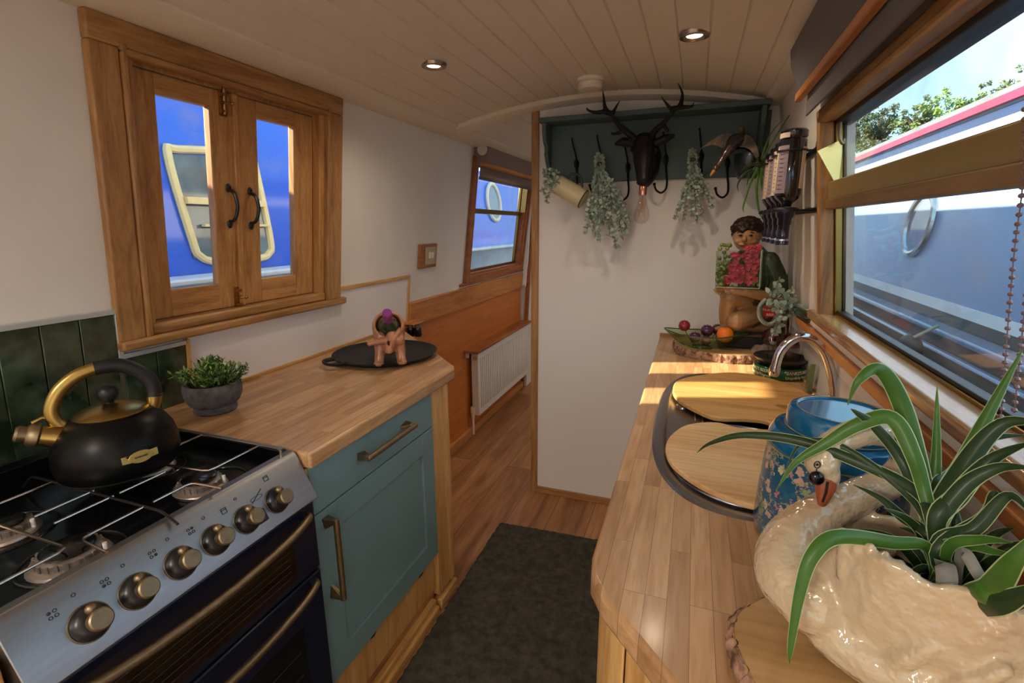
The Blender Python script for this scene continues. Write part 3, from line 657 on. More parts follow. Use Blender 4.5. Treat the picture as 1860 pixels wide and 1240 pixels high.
def wire(name, pts, m=ROD, r=.0025, k=4):
    bm = BM(); P = [Vector((*p, Z) if len(p) == 2 else p) for p in pts]; out = [P[0]]
    for a, b, c in zip(P, P[1:], P[2:]):
        d1 = (a - b).normalized() * min(.014, (a - b).length * .4); d2 = (c - b).normalized() * min(.014, (c - b).length * .4)
        out += [b + d1, b + d1 * .35 + d2 * .35 - (d1 + d2) * .12, b + d2]
    out.append(P[-1]); tube(bm, out, r, 8); return bm
def wires(name, lst, m, parent=ck):
    bm = BM()
    for pts in lst:
        b2 = wire('', pts, m); me = bpy.data.meshes.new('t'); b2.to_mesh(me); b2.free(); bm.from_mesh(me); bpy.data.meshes.remove(me)
    return obj(name, bm, m, parent)
for half, (ya, yb) in enumerate(((.275, .505), (.515, .757))):
    if half == 0: sup = [[(-.80, .395), (-.875, .402), (-.875, .50)], [(-1.20, .395), (-1.13, .40), (-1.13, .50)], [(-.865, .275), (-.868, .382), (-1.06, .382), (-1.06, .275)], [(-.965, .415), (-.965, .505)], [(-1.02, .415), (-1.02, .505)], [(-.815, .275), (-1.24, .275)]]
    else: sup = [[(-.875, .515), (-.875, .588), (-.80, .592)], [(-1.13, .515), (-1.13, .588), (-1.2, .592)], [(-.885, .757), (-.885, .632), (-.99, .622), (-1.06, .632), (-1.06, .757)], [(-.965, .515), (-.965, .60)], [(-1.02, .515), (-1.02, .60)], [(-.81, .735, .885), (-.82, .757), (-1.22, .757), (-1.24, .735, .885)]]
    ps = wires('pan_support', sup, ROD)
    wires('cross_bar', [] if half else [[(-.795, .50 + half*.012, .90), (-.83, .50 + half*.012), (-1.20, .50 + half*.012), (-1.24, .50 + half*.012, .885)]], RODK, ps)
# knobs
def knob(y, s, parent):
    c = PP(y, s); m = basis(c, (0, 1, 0), (PN.z * -1, 0, PN.x) if False else Vector((-PN.z, 0, PN.x)))
    m = Matrix.Translation(c) @ PN.to_track_quat('Z', 'Y').to_matrix().to_4x4()
    m3 = m.to_3x3(); bm = BM(); lathe(bm, [(0, 0), (.0255, 0), (.0255, .004), (.0235, .010), (.017, .016), (0, .018)], c, 32, m3); k = obj('knob', bm, BLACKS, parent)
    bm = BM(); lathe(bm, [(0, .012), (.0125, .012), (.0125, .024), (.0155, .026), (.0155, .034), (.0135, .036), (0, .036)], c, 28, m3)
    up = Vector((-.054, 0, .103)).normalized(); p = c + up * .0185 + PN * .021; ell(bm, p, .0078, seg=14); obj('knob_cap', bm, BRASSA, k)
    bm = BM(); tube(bm, [c + up * 0 + m3 @ Vector((.0265*math.cos(a), .0265*math.sin(a), .001)) for a in [2*PI*i/32 for i in range(32)]], .0012, 6, closed=True); obj('knob_ring', bm, BRASSA, k)
KN = [.347, .413, .483, .549, .616, .690]
for y in KN: knob(y, .57, ck)
INK = mat('panel_print', '#202226', .6)
up = Vector((-.054, 0, .103)).normalized()
def ring_mark(bm, c, r, fill=False):
    pts = [c + Vector((0, math.cos(a), 0)) * r + up * math.sin(a) * r for a in [2*PI*i/14 for i in range(14)]]
    if fill: ell(bm, c, r * 1.1, seg=10)
    else: tube(bm, pts, .0006, 4, closed=True)
bm = BM()
for i, y in enumerate(KN[:4]):
    c = PP(y - .030, .22, .0006)
    bm = BM()
    for j, (a, b) in enumerate(((-1, 1), (1, 1), (-1, -1), (1, -1))):
        ring_mark(bm, c + Vector((0, a * .0035, 0)) + up * b * .0035, .0022, j == (0, 2, 3, 1)[i])
    obj('burner_mark', bm, INK, ck)
for i, y in enumerate(KN[:5]): bm = BM(); ring_mark(bm, PP(y - .002, .14, .0006), .0024); obj('zero_mark', bm, INK, ck)
for y in (.585, .69):
    c = PP(y, .22 if y < .6 else .10, .0006); bm = BM()
    for q in ((-1, -1, 1, -1), (1, -1, 1, 1), (1, 1, -1, 1), (-1, 1, -1, -1), (-1, .4, 1, .4)): tube(bm, [c + Vector((0, q[0]*.005, 0)) + up * q[1]*.005, c + Vector((0, q[2]*.005, 0)) + up * q[3]*.005], .0006, 4)
    obj('oven_mark', bm, INK, ck)
bm = BM(); tube(bm, [PP(.653, .33, .0006) + Vector((0, math.cos(a)*.014, 0)) + up * math.sin(a) * .004 for a in [2*PI*i/20 for i in range(20)]], .0006, 4, closed=True)
tube(bm, [PP(.640, .38, .0006), PP(.670, .22, .0006)], .0008, 4)
obj('maker_mark', bm, INK, ck)
bm = BM(); box(bm, 0, .009, -.011, .011, -.013, .013)
xf(bm, basis(PP(.641, .66, .0), PN, (0, 1, 0))); obj('ignition_button', bm, BLACKS, ck, bevel=.002)
text('COOKER', .006, INK, 'panel_lettering', ck, basis(PP(.654, .50, .0004), (0, 1, 0), up)) if False else None
# oven doors
OG = mat('oven_glass', '#07080c', .07, 0, .8)
def oven(z0, z1, g0, g1, hz, bow, nm):
    bm = BM(); X = -.768; box(bm, -.79, X, CY0 + .004, CY1 - .004, z0, z1); d = obj(nm, bm, NAVY, ck, bevel=.004)
    bm = BM(); box(bm, X - .002, X + .0015, CY0 + .07, CY1 - .075, g0, g1); gl = obj('oven_window', bm, OG, d, bevel=.001)
    bm = BM()
    for k in range(5):
        z = g0 + (g1 - g0) * (k + 1) / 6; tube(bm, [(X + .0025, CY0 + .08, z), (X + .0025, CY1 - .09, z)], .0006, 5)
    obj('shelf_lines', bm, mat('rack_wire', '#6a645a', .35, .8), gl)
    bm = BM(); P = smooth_path([(X - .002, CY0 + .028, hz - .004), (X + .018, CY0 + .045, hz + .0), (X + .030, CY0 + .12, hz + bow*.5), (X + .034, .52, hz + bow), (X + .030, CY1 - .12, hz + bow*.5), (X + .018, CY1 - .045, hz), (X - .002, CY1 - .028, hz - .004)], 6)
    tube(bm, P, .0085, 12, flat=1.15); obj('door_handle', bm, BRASSA, d)
oven(.622, .792, .640, .732, .770, -.012, 'grill_door'); oven(.10, .616, .16, .52, .600, -.012, 'oven_door')
bm = BM(); box(bm, -.80, -.775, CY0 + .01, CY1 - .01, .03, .095); obj('kick_strip', bm, BLACKM, ck)
# oak stub to the left of the cooker
ls = thing('worktop_end', 'orange oak worktop end and side panel left of the cooker', 'worktop', (-1.05, .1, 0))
bm = BM(); box(bm, LX + .002, -.79, -.35, .255, .82, .86); obj('top', bm, W_OAK_Y, ls, bevel=.003)
bm = BM(); box(bm, -1.33, -.80, -.35, .25, 0, .82); obj('side_panel', bm, W_FRAME_Z, ls)

# ---- kettle
kt = thing('kettle', 'matt black dome kettle with brass spout and lid on the hob', 'kettle', (-1.06, .595, .92))
KC = Vector((-1.072, .588, .9205)); U = Vector((.46, .88, 0)).normalized()      # spout to handle-back direction
KB = mat('kettle_black', '#07080a', .36, 0, .25)
bm = BM(); lathe(bm, [(0, 0), (.094, 0), (.100, .006), (.1045, .028), (.1035, .050), (.098, .073), (.086, .095), (.068, .112), (.060, .116), (0, .116)], KC, 48); body = obj('body', bm, KB, kt)
bm = BM(); lathe(bm, [(0, -.001), (.094, -.001), (.0985, .003), (.094, .004), (0, .0035)], KC, 48); obj('base_rim', bm, BRASSA, kt)
bm = BM(); lathe(bm, [(.060, .114), (.062, .117), (.056, .121), (.034, .130), (.013, .135), (0, .136)], KC, 40)
for i in range(1): pass
lid = obj('lid', bm, BRASS, kt)
bm = BM(); lathe(bm, [(.007, .132), (.008, .138), (.014, .143), (.018, .151), (.0185, .160), (.014, .169), (.007, .173), (0, .174)], KC, 24); obj('lid_knob', bm, BLACKM, lid)
sp0 = KC - U * .062 + Vector((0, 0, .080)); sp1 = KC - U * .108 + Vector((0, 0, .098))
bm = BM(); tube(bm, [sp0, sp1], [.026, .0185], 24); spout = obj('spout', bm, BRASS, kt)
d = (sp1 - sp0).normalized()
bm = BM(); tube(bm, [sp1 - d*.002, sp1 + d*.002, sp1 + d*.012, sp1 + d*.018], [.018, .023, .022, .016], 24); tube(bm, [sp1 + d*.016, sp1 + d*.030, sp1 + d*.034], [.014, .015, .012], 20); obj('whistle_cap', bm, BRASSA, spout)
bm = BM(); tube(bm, [sp1 + d*.006 + Vector((0, 0, .024)), sp1 - d*.01 + Vector((0, 0, .036)), sp1 - d * .034 + Vector((0, 0, .036))], .0035, 8); obj('lever', bm, BRASS, spout)
A = lambda u, z: KC + U * u + Vector((0, 0, z))
SIDE = U.cross(Vector((0, 0, 1)))
bm = BM(); tube(bm, smooth_path([A(-.058, .100), A(-.070, .102), A(-.082, .118), A(-.084, .144), A(-.068, .176), A(-.040, .199), A(-.010, .209)], 6), [.0118]*37, 14, flat=.62, upv=SIDE); obj('handle_arm', bm, BRASS, kt)
bm = BM(); tube(bm, smooth_path([A(-.012, .209), A(.02, .209), A(.048, .195), A(.068, .170), A(.074, .148), A(.073, .132)], 6), .0145, 14, upv=SIDE, flat=.75); obj('handle_grip', bm, BLACKM, kt)
bm = BM(); tube(bm, [A(.074, .138), A(.071, .120), A(.064, .104)], [.0145, .0135, .012], 14, upv=SIDE, flat=.75); obj('handle_collar', bm, BRASS, kt)
bd = Vector((.62, -.25, 0)); a0 = math.atan2(.00, 1) 
n = (Matrix.Rotation(math.radians(-12), 3, 'Z') @ Vector((1, 0, 0))).normalized(); n = (n + Vector((0, 0, .12))).normalized()
tx = Vector((0, 0, 1)).cross(n).normalized(); ty = n.cross(tx)
pc = KC + Vector((n.x, n.y, 0)).normalized() * .103 + Vector((0, 0, .046))
GOLD = mat('badge_gold', '#cdbb74', .35, .8)
bm = BM(); prism(bm, [(-.030, -.007), (-.018, -.007), (.018, -.007), (.030, -.007), (.030, .007), (.018, .007), (-.018, .007), (-.030, .007)], -.002, .001)
prism(bm, [(.020*math.cos(a), .0115*math.sin(a)) for a in [2*PI*i/28 for i in range(28)]], -.002, .0018)
for v in bm.verts: v.co.z -= (v.co.x ** 2) / (2 * .100)
xf(bm, basis(pc + n * .0015, tx, ty)); bdg = obj('badge', bm, GOLD, kt, bevel=.0004)
text('ESTABLISHED', .0045, INK, 'badge_lettering', bdg, basis(pc + n * .0035, tx, ty), bend=.1, sx=.8)

# ---- herb pot
hp = thing('herb_pot', 'green herb-like plant in a dark rough stone mortar pot beside the kettle', 'plant', (-1.205, .93, .9))
HC = Vector((-1.215, .918, .9005)); STONE = mat('dark_stone', '#5a5a5e', .9, noise=.35, nscale=60, bump=.9, bscale=70)
bm = BM(); lathe(bm, [(0, 0), (.050, 0), (.054, .006), (.052, .020), (.062, .028), (.070, .046), (.0725, .068), (.070, .082), (.065, .084), (.058, .080), (.054, .06), (0, .06)], HC, 40); obj('stone_pot', bm, STONE, hp)
bm = BM(); lathe(bm, [(0, .066), (.057, .066), (.0, .070)], HC, 24); obj('soil', bm, mat('soil', '#15110e', .95, bump=.8), hp)
HERB = [mat('herb_dark', '#3c5a2c', .55), mat('herb_light', '#7d9c52', .5)]
def leafquad(bm, p, d, n, L, W, mi=0, seg=3):
    d = d.normalized(); s = d.cross(n).normalized(); prev = None
    for i in range(seg + 1):
        t = i / seg; w = W * math.sin(PI * min(.97, max(.06, t * .9 + .08))); q = p + d * L * t + n * (-.15 * L * t * t)
        cur = (bm.verts.new(q - s * w), bm.verts.new(q + s * w))
        if prev: face(bm, [prev[0], prev[1], cur[1], cur[0]], mi)
        prev = cur
bm = BM()
for i in range(95):
    a = random.uniform(0, 2*PI); rr = random.uniform(0, .05); b = HC + Vector((rr*math.cos(a), rr*math.sin(a), .066)); lean = rr / .05 * random.uniform(.3, 1.1)
    tip = b + Vector((math.cos(a)*lean*.055, math.sin(a)*lean*.055, random.uniform(.045, .088)*(1 - .35*lean)))
    tube(bm, [b, (b + tip)/2 + Vector((0, 0, .006)), tip], .0009, 4, mi=0)
    for j in range(13):
        t = random.uniform(.25, 1); p = b.lerp(tip, t); dd = (tip - b).normalized() + Vector((random.gauss(0, .6), random.gauss(0, .6), random.gauss(0, .4)))
        leafquad(bm, p, dd, Vector((random.gauss(0, .4), random.gauss(0, .4), 1)).normalized(), random.uniform(.012, .022), .0028, 1 if random.random() < .35 + .3*t else 0)
obj('foliage', bm, HERB, hp)

# ---- griddle tray
gp = thing('griddle_tray', 'round black cast iron griddle with a looped handle on the left worktop', 'griddle', (-1.10, 1.57, .9))
GC = Vector((-1.105, 1.570, .9005)); bm = BM()
lathe(bm, [(0, .0), (.165, .0), (.188, .008), (.200, .020), (.196, .021), (.182, .012), (.16, .008), (0, .008)], GC, 64); obj('pan', bm, IRON, gp)
hd = (Vector((-1.215, 1.335, 0)) - Vector((GC.x, GC.y, 0))).normalized(); hs = Vector((-hd.y, hd.x, 0)); B0 = GC + Vector((0, 0, .018))
for sgn in (1,):
    bm = BM(); tube(bm, smooth_path([B0 + hd*.185 + hs*.045, B0 + hd*.225 + hs*.040, B0 + hd*.243, B0 + hd*.225 - hs*.040, B0 + hd*.185 - hs*.045], 6), .009, 10, flat=.55); obj('handle', bm, IRON, gp)

# ---- terracotta bull bottle holder
CLAY = mat('bull_clay', '#b07a5a', .38, .15, noise=.18, nscale=30, coat=.3)
bl = thing('bottle_holder', 'copper coloured standing bull figure cradling a wine bottle on the griddle', 'bottle holder', (-1.01, 1.46, .91))
def W(px, py, dz=0): return at(px, py, 1.46 + dz)
bm = BM()
ctr = W(708, 612); s = S(1, ctr)
FWD = Vector((.55, -.83, 0)).normalized(); SD = Vector((.83, .55, 0)).normalized(); UP = Vector((0, 0, 1))
O = Vector((-1.005, 1.455, .912))
def Q(a, f, h): return O + SD * a + FWD * f + UP * h
AXD = (FWD + UP * .72).normalized(); MB3 = AXD.to_track_quat('Z', 'Y').to_matrix(); BC0 = Q(0, -.045, .112)
lathe(bm, [(.030, -.075), (.052, -.055), (.058, -.01), (.057, .040), (.054, .052), (.047, .054), (.0435, .048), (.0425, .0), (.040, -.05), (.0, -.052), (0, -.075)], BC0, 36, MB3)
chain(bm, [Q(0, .020, .072), Q(0, -.04, .058), Q(0, -.10, .048)], [.030, .036, .034])
for a in (-.037, .037):
    chain(bm, [Q(a*.80, .000, .098), Q(a*.95, .014, .045), Q(a*1.05, .024, .016)], [.024, .018, .0165]); ell(bm, Q(a*1.08, .032, .010), (.0185, .019, .0105))
    chain(bm, [Q(a*.9, -.09, .06), Q(a*1.1, -.10, .012)], [.024, .017])
body = obj('body', bm, CLAY, bl, remesh=.003, smooth=2)
bm = BM()   # lowered head with broad nose and two ears
chain(bm, [Q(.012, .030, .100), Q(.004, .048, .086), Q(-.002, .066, .068)], [.025, .020, .0135])
ell(bm, Q(-.003, .070, .062), (.0145, .012, .010))
chain(bm, [Q(-.008, .046, .098), Q(-.034, .050, .093), Q(-.066, .052, .089)], [.0125, .0105, .0095])
chain(bm, [Q(.022, .040, .104), Q(.034, .044, .122), Q(.038, .044, .134)], [.013, .010, .005])
ell(bm, Q(.034, .034, .094), (.022, .018, .022))
obj('head', bm, CLAY, bl, remesh=.0026, smooth=2)
bm = BM(); box(bm, -.004, .004, -.002, .002, -.008, .008); xf(bm, Matrix.Translation(Q(-.002, .070, .090))); obj('eye', bm, mat('eye_dark', '#2a1a14', .5), bl)
wb = thing('wine_bottle', 'dark green wine bottle with a purple capped neck lying in the bull holder', 'bottle', Q(0, -.045, .095))
BG = mat('bottle_green', '#10301c', .06, 0, .7, coat=.8)
bm = BM(); lathe(bm, [(0, -.050), (.036, -.050), (.0400, -.045), (.0400, .035), (.038, .048), (.030, .066), (.019, .080), (.0145, .090), (.0135, .10), (0, .10)], BC0, 36, MB3); obj('glass', bm, BG, wb)
bm = BM(); lathe(bm, [(0, .086), (.0155, .086), (.0158, .125), (.0168, .130), (.0168, .145), (.014, .148), (0, .148)], BC0, 28, MB3); obj('capsule', bm, mat('purple_cap', '#9a4a9c', .3, .3), wb)

# ---- two black jars beyond the worktop end
for i, (px, py) in enumerate(((746, 600), (759, 600))):
    c = onx(px, py, LX + .07 + .0 * i); c = at(px, 600, 2.15); t = thing('spice_jar', ('left' if i == 0 else 'right') + ' one of the two small black jars hung under the orange rail', 'jar', c, 'small black jars under the rail')
    bm = BM(); lathe(bm, [(0, -.030), (.017, -.030), (.019, -.026), (.019, .012), (.017, .016), (0, .016)], c, 20); obj('jar_body', bm, BLACKG, t)
    bm = BM(); lathe(bm, [(0, .016), (.0165, .016), (.0165, .030), (0, .030)], c, 20); obj('collar', bm, mat('jar_collar', '#8c8478', .3, .8), t)
# shallow rack that holds them, fixed to the wall
bm = BM(); c = at(752, 588, 2.15); box(bm, LX + .008, c.x + .03, 2.10, 2.20, c.z + .004, c.z + .012)
tag(obj('jar_rack', bm, W_RAIL, None), 'thin shelf rack fixed under the dado rail holding the two black jars', 'rack')

# ---- light switch
sw = thing('light_switch', 'brushed double light switch on an oak pattress on the left wall', 'switch', (-1.32, 2.31, 1.24))
part('pattress', W_DARKRED, sw, [(0, .018, 2.222, 2.392, 1.182, 1.306)], bevel=.003)
part('face_plate', mat('switch_plate', '#c8b49a', .3, .8), sw, [(.018, .023, 2.265, 2.375, 1.198, 1.29)], bevel=.002)
part('rocker', mat('rocker_white', '#e8e2da', .4), sw, [(.023, .029, 2.298, 2.316, 1.232, 1.262)], bevel=.001)
part('rocker', mat('rocker_white', '#e8e2da', .4), sw, [(.023, .029, 2.324, 2.342, 1.232, 1.262)], bevel=.001)

# ---- hall blind
hb = thing('roller_blind', 'grey brown roller blind in a fabric pelmet over the hall window', 'blind', (-1.25, 3.3, 1.8))
FAB = mat('blind_fabric', '#8a7870', .8, bump=.2, bscale=400)
bm = BM(); prism(bm, [(0, 1.87), (.075, 1.865), (.095, 1.845), (.085, 1.80), (.060, 1.745), (.0, 1.74)], 2.80, 3.96, fn=lambda a, b, h: (LX + .112 - (0) + a, h, b)); 
pel = obj('pelmet', bm, FAB, hb, bevel=.003)
part('wood_strip', W_RAIL, hb, [(.0, .035, 2.78, 3.95, 1.738, 1.758)], x0=LX + .055, bevel=.003)
part('cloth', FAB, hb, [(.022, .025, 2.86, 3.90, 1.68, 1.745)], bevel=0)
part('hem_bar', mat('hem_dark', '#6c5c58', .7), hb, [(.018, .029, 2.86, 3.90, 1.672, 1.688)], bevel=.002)
bm = BM(); lathe(bm, [(0, 0), (.030, 0), (.032, .004), (.030, .010), (0, .012)], (0, 0, 0), 24, Matrix.Rotation(PI/2, 3, 'X')); xf(bm, Matrix.Translation((LX + .112 + .055, 2.80, 1.83))); obj('end_cap', bm, mat('end_cap_white', '#d8d2c8', .4), hb)
bm = BM(); xx = LX + .11
tube(bm, smooth_path([(xx + .02, 3.87, 1.70), (xx - .01, 3.88, 1.40), (xx - .03, 3.89, 1.10), (xx - .035, 3.88, .95), (xx - .03, 3.84, .91), (xx - .03, 3.82, .95), (xx - .015, 3.86, 1.10), (xx + .0, 3.87, 1.40), (xx + .025, 3.875, 1.70)], 5), .0035, 6); obj('pull_cord', bm, mat('cord_white', '#e6dcd6', .7), hb)
bm = BM(); tube(bm, [(LX + .025, 2.74, 1.035), (LX + .025, 3.93, 1.035)], .010, 10); bm2 = bm
tag(obj('curtain_pole', bm, W_DARKRED, None), 'thin dark wooden rod below the hall window', 'rod')

# ---- radiator
rd = thing('radiator', 'white ribbed panel radiator with an orange wood shelf in the hall', 'radiator', (-1.31, 3.35, .13))
RW = mat('radiator_white', '#e8e2dc', .4); bm = BM()
prof = []; y = 2.80; RYE = 3.925
box(bm, -1.345, -1.292, 2.86, RYE, .135, .575)
obj('panel', bm, RW, rd, bevel=.006)
bm = BM(); y = 2.893
while y < RYE - .03: box(bm, -1.293, -1.284, y, y + .017, .185, .535); y += .033
obj('ribs', bm, RW, rd, bevel=.004)
bm = BM(); box(bm, -1.366, -1.262, 2.79, 3.93, .588, .607); obj('shelf', bm, W_DARKRED, rd, bevel=.003)
bm = BM(); tube(bm, [(-1.335, 2.85, 0.0), (-1.335, 2.85, .15)], .0085, 10); tube(bm, [(-1.335, 2.848, .165), (-1.335, 2.87, .165)], .012, 10); obj('pipe', bm, RW, rd)
bm = BM(); tube(bm, [(-1.335, 2.85, .12), (-1.335, 2.85, .155)], .013, 12); lathe(bm, [(0, .155), (.017, .155), (.018, .19), (.015, .20), (0, .20)], (-1.335, 2.85, 0), 20); obj('valve', bm, mat('valve_cream', '#dccfae', .4), rd)
bm = BM(); lathe(bm, [(0, 0), (.014, 0), (.014, .006), (.006, .009), (0, .009)], (-1.315, 2.86, .545), 18, Matrix.Rotation(PI/2, 3, 'X')); obj('air_vent', bm, CHROME, rd)
bm = BM()
for yy in (2.95, 3.75): box(bm, -1.366, -1.344, yy, yy + .03, .15, .56)
box(bm, -1.366, -1.345, 2.82, 2.835, .55, .588); obj('bracket', bm, RW, rd)

# ---- rug
bm = BM(); RG = [(-.782, 1.945), (-.15, 1.975), (-.13, -.6), (-.765, -.6)]
n1, n2 = 60, 200; grid = []
for i in range(n2 + 1):
    t = i / n2; row = []
    for j in range(n1 + 1):
        u = j / n1; a = Vector(RG[0] + (0,)).lerp(Vector(RG[3] + (0,)), t); b = Vector(RG[1] + (0,)).lerp(Vector(RG[2] + (0,)), t); p = a.lerp(b, u)
        edge = min(u, 1 - u) * .65 < .006 or t * 2.5 < .006; row.append(bm.verts.new((p.x + random.gauss(0, .002), p.y + random.gauss(0, .002), .004 if edge else .013 + random.gauss(0, .0018))))
    grid.append(row)
for a, b in zip(grid, grid[1:]):
    for j in range(n1): face(bm, [a[j], a[j+1], b[j+1], b[j]])
RUG = mat('rug_pile', '#403e37', .95, noise=.45, nscale=38, bump=1, bscale=220)
rug = obj('rug', bm, RUG, None, 'dark grey brown shaggy runner rug on the oak floor', 'rug')
# ================================================================== RIGHT SIDE
SA = .9305
wt = []
bm = BM(); prism(bm, [(.383, 2.283), (-.118, 2.283), (-.113, .66), (-.106, .615), (-.082, .575), (.075, .405), (.383, .10)], .86, .90)
obj('worktop', bm, W_TOP, None, 'long beech block worktop under the right window with inset sink', 'worktop', bevel=.008, seg=3)
cb = thing('base_cabinet', 'oak cabinet with angled end under the right worktop', 'cabinet', (.15, 1.4, 0))
bm = BM(); prism(bm, [(.36, 2.27), (-.085, 2.27), (-.085, .66), (.36, .22)], .06, .859); obj('carcass', bm, W_OAK_Z, cb, bevel=.002)
bm = BM(); prism(bm, [(-.085, .70), (-.098, .70), (-.098, .655), (-.070, .615), (-.052, .60), (-.052, .65)], .0, .859); obj('corner_post', bm, W_OAK_Z, cb, bevel=.004)
bm = BM(); d = Vector((.163, -.17, 0)).normalized(); nn = Vector((-d.y * -1, 0, 0)); n = Vector((d.y, -d.x, 0)); P0 = Vector((-.052, .612, 0))
q = [P0, P0 + d*.075, P0 + d*.075 - n*.02, P0 - n*.02]; prism(bm, [(v.x, v.y) for v in q], 0, .859); obj('end_post', bm, W_OAK_Z, cb, bevel=.003)
q0 = P0 + d*.078; q = [q0 + n*.006, q0 + d*.36 + n*.006, q0 + d*.36 - n*.016, q0 - n*.016]; bm = BM(); prism(bm, [(v.x, v.y) for v in q], .1, .835); obj('door', bm, TEAL, cb, bevel=.002)
bm = BM(); prism(bm, [(.38, 2.28), (-.06, 2.28), (-.06, .68), (.38, .25)], .0, .06); obj('plinth', bm, W_OAK_Z, cb)
bm = BM(); box(bm, .371, .383, .3, 2.283, .90, 1.075)
struct('wall_splash_right', bm, mat('splash_gloss', '#dcdcd8', .15, coat=.4))
bm = BM(); box(bm, .360, .371, .3, 2.283, .90, .908); struct('trim_11', bm, W_OAK_Y)
bm = BM(); box(bm, -.118, .371, 2.272, 2.2845, .90, .915); struct('trim_12', bm, W_OAK_X)

# ---- sink
sk = thing('sink', 'oval ended stainless steel inset sink with two bowls in the right worktop', 'sink', (.13, 1.28, .9))
def rrect(x0, x1, y0, y1, r, n=10):
    out = []
    for cx, cy, a0 in ((x1 - r, y1 - r, 0), (x0 + r, y1 - r, PI/2), (x0 + r, y0 + r, PI), (x1 - r, y0 + r, 1.5*PI)):
        for i in range(n + 1): a = a0 + PI/2*i/n; out.append((cx + r*math.cos(a), cy + r*math.sin(a)))
    return out
def oval(x0, x1, y0, y1, e=2.6, n=64):
    out = []
    for i in range(n):
        a = 2*PI*i/n; c, s = math.cos(a), math.sin(a); out.append(((x0+x1)/2 + (x1-x0)/2*math.copysign(abs(c)**(2/e), c), (y0+y1)/2 + (y1-y0)/2*math.copysign(abs(s)**(2/e), s)))
    return out
SO = oval(-.064, .340, .835, 1.722, 2.9)
def scale_poly(p, d):
    cx = sum(a for a, b in p)/len(p); cy = sum(b for a, b in p)/len(p); return [(cx + (a-cx)*(1 - d/.2), cy + (b-cy)*(1 - d/.44)) for a, b in p]
bm = BM(); loops = []
for d, z in ((0, .9003), (.004, .9045), (.014, .9050), (.024, .9045), (.030, .9020), (.033, .9012)):
    loops.append([bm.verts.new((a, b, z)) for a, b in scale_poly(SO, d)])
for a, b in zip(loops, loops[1:]):
    n = len(a)
    for i in range(n): face(bm, [a[i], a[(i+1) % n], b[(i+1) % n], b[i]])
face(bm, loops[-1]); rim = obj('rim', bm, SINKM, sk)
# the drainer plate and bowl pressings
bm = BM(); prism(bm, oval(-.015, .31, 1.30, 1.66, 2.3, 40), .9008, .9045); bm.free()
bm = BM(); tube(bm, [(a, b, .9025) for a, b in oval(-.012, .315, 1.315, 1.69, 2.2, 48)], .004, 8, closed=True); obj('bowl_rim', bm, SINKM, sk)
bm = BM(); tube(bm, [(a, b, .9025) for a, b in oval(-.02, .30, .875, 1.26, 2.2, 48)], .004, 8, closed=True); obj('bowl_rim', bm, SINKM, sk)
bm = BM(); prism(bm, oval(.14, .30, 1.24, 1.33, 2, 30), .9003, .9012); obj('bowl_shade', bm, mat('sink_shadow', '#0c0c0e', .3), sk)  # flat dark oval painted in for the shade inside the bowl
bm = BM()
for i in range(4): tube(bm, [(.035 + .018*i, 1.27, .9015), (.035 + .018*i, 1.33, .9015)], .0022, 6)
obj('drain_grooves', bm, CHROME, sk)
bm = BM(); lathe(bm, [(0, .9012), (.020, .9012), (.020, .9035), (.016, .905), (0, .9045)], (.005, 1.37, 0), 24); obj('overflow_cap', bm, CHROME, sk)
# ---- lids
def lid(name, pts, z0, z1, m, label):
    P = smooth_path([onz(a, b, z1) for a, b in pts], 6, True); bm = BM(); prism(bm, [(p.x, p.y) for p in P], z0, z1); return obj(name, bm, m, None, label, 'board', bevel=.003, seg=2)
lid('chopping_board', [(1222, 706), (1236, 688), (1300, 677), (1350, 677), (1405, 688), (1450, 705), (1490, 730), (1500, 752), (1470, 772), (1415, 771), (1385, 762), (1350, 759), (1300, 757), (1262, 742), (1232, 724)], .9085, .9205, W_LIDF, 'far wooden sink cover with sunlight stripe and worn grain')
lid('chopping_board', [(1209, 812), (1220, 788), (1250, 770), (1300, 766), (1345, 776), (1400, 779), (1450, 775), (1490, 795), (1500, 830), (1470, 880), (1400, 915), (1340, 908), (1270, 878), (1222, 842)], .9085, .9205, W_LIDG, 'near pale wooden sink cover beside the blue caddy')
# ---- tap
tp = thing('tap', 'curved chrome swan neck kitchen tap behind the sink', 'tap', (.345, 1.42, .9))
Y = 1.42
bm = BM(); P = smooth_path([(.350, Y, .90), at(1514, 720, Y), at(1511, 680, Y), at(1498, 640, Y), at(1478, 618, Y), at(1455, 611, Y), at(1432, 622, Y), at(1416, 642, Y), at(1408, 668, Y)], 7)
P[0] = Vector((P[7].x + .002, Y, .904)); tube(bm, P, .0115, 16); obj('spout', bm, CHROME, tp)
e = at(1408, 668, Y); bm = BM(); dd = (P[-1] - P[-3]).normalized(); tube(bm, [e - dd*.004, e + dd*.016, e + dd*.022], [.0135, .0135, .011], 16); obj('aerator', bm, CHROME, tp)
bm = BM(); lathe(bm, [(0, .9), (.026, .9), (.025, .912), (.017, .918), (.015, .96), (0, .965)], (P[0].x, Y, 0), 28); obj('base', bm, CHROME, tp)
bm = BM(); tube(bm, [(P[0].x, Y, .935), (P[0].x - .045, Y - .01, .950)], .005, 10); ell(bm, (P[0].x - .048, Y - .01, .951), (.009, .009, .012)); obj('lever', bm, CHROME, tp)
sg = mat('soap_green', '#6a7650', .3); bm = BM(); lx = at(1488, 700, 1.62)
bm = BM(); prism(bm, [(0, 0), (.035, 0), (.035, .045), (0, .085)], 0, .012, fn=lambda a, b, h: (.348 + h, 1.60 + a, .9085 + b)); tag(obj('sponge_card', bm, sg, None), 'olive green wedge leaning on the splash panel behind the tap', 'sponge')

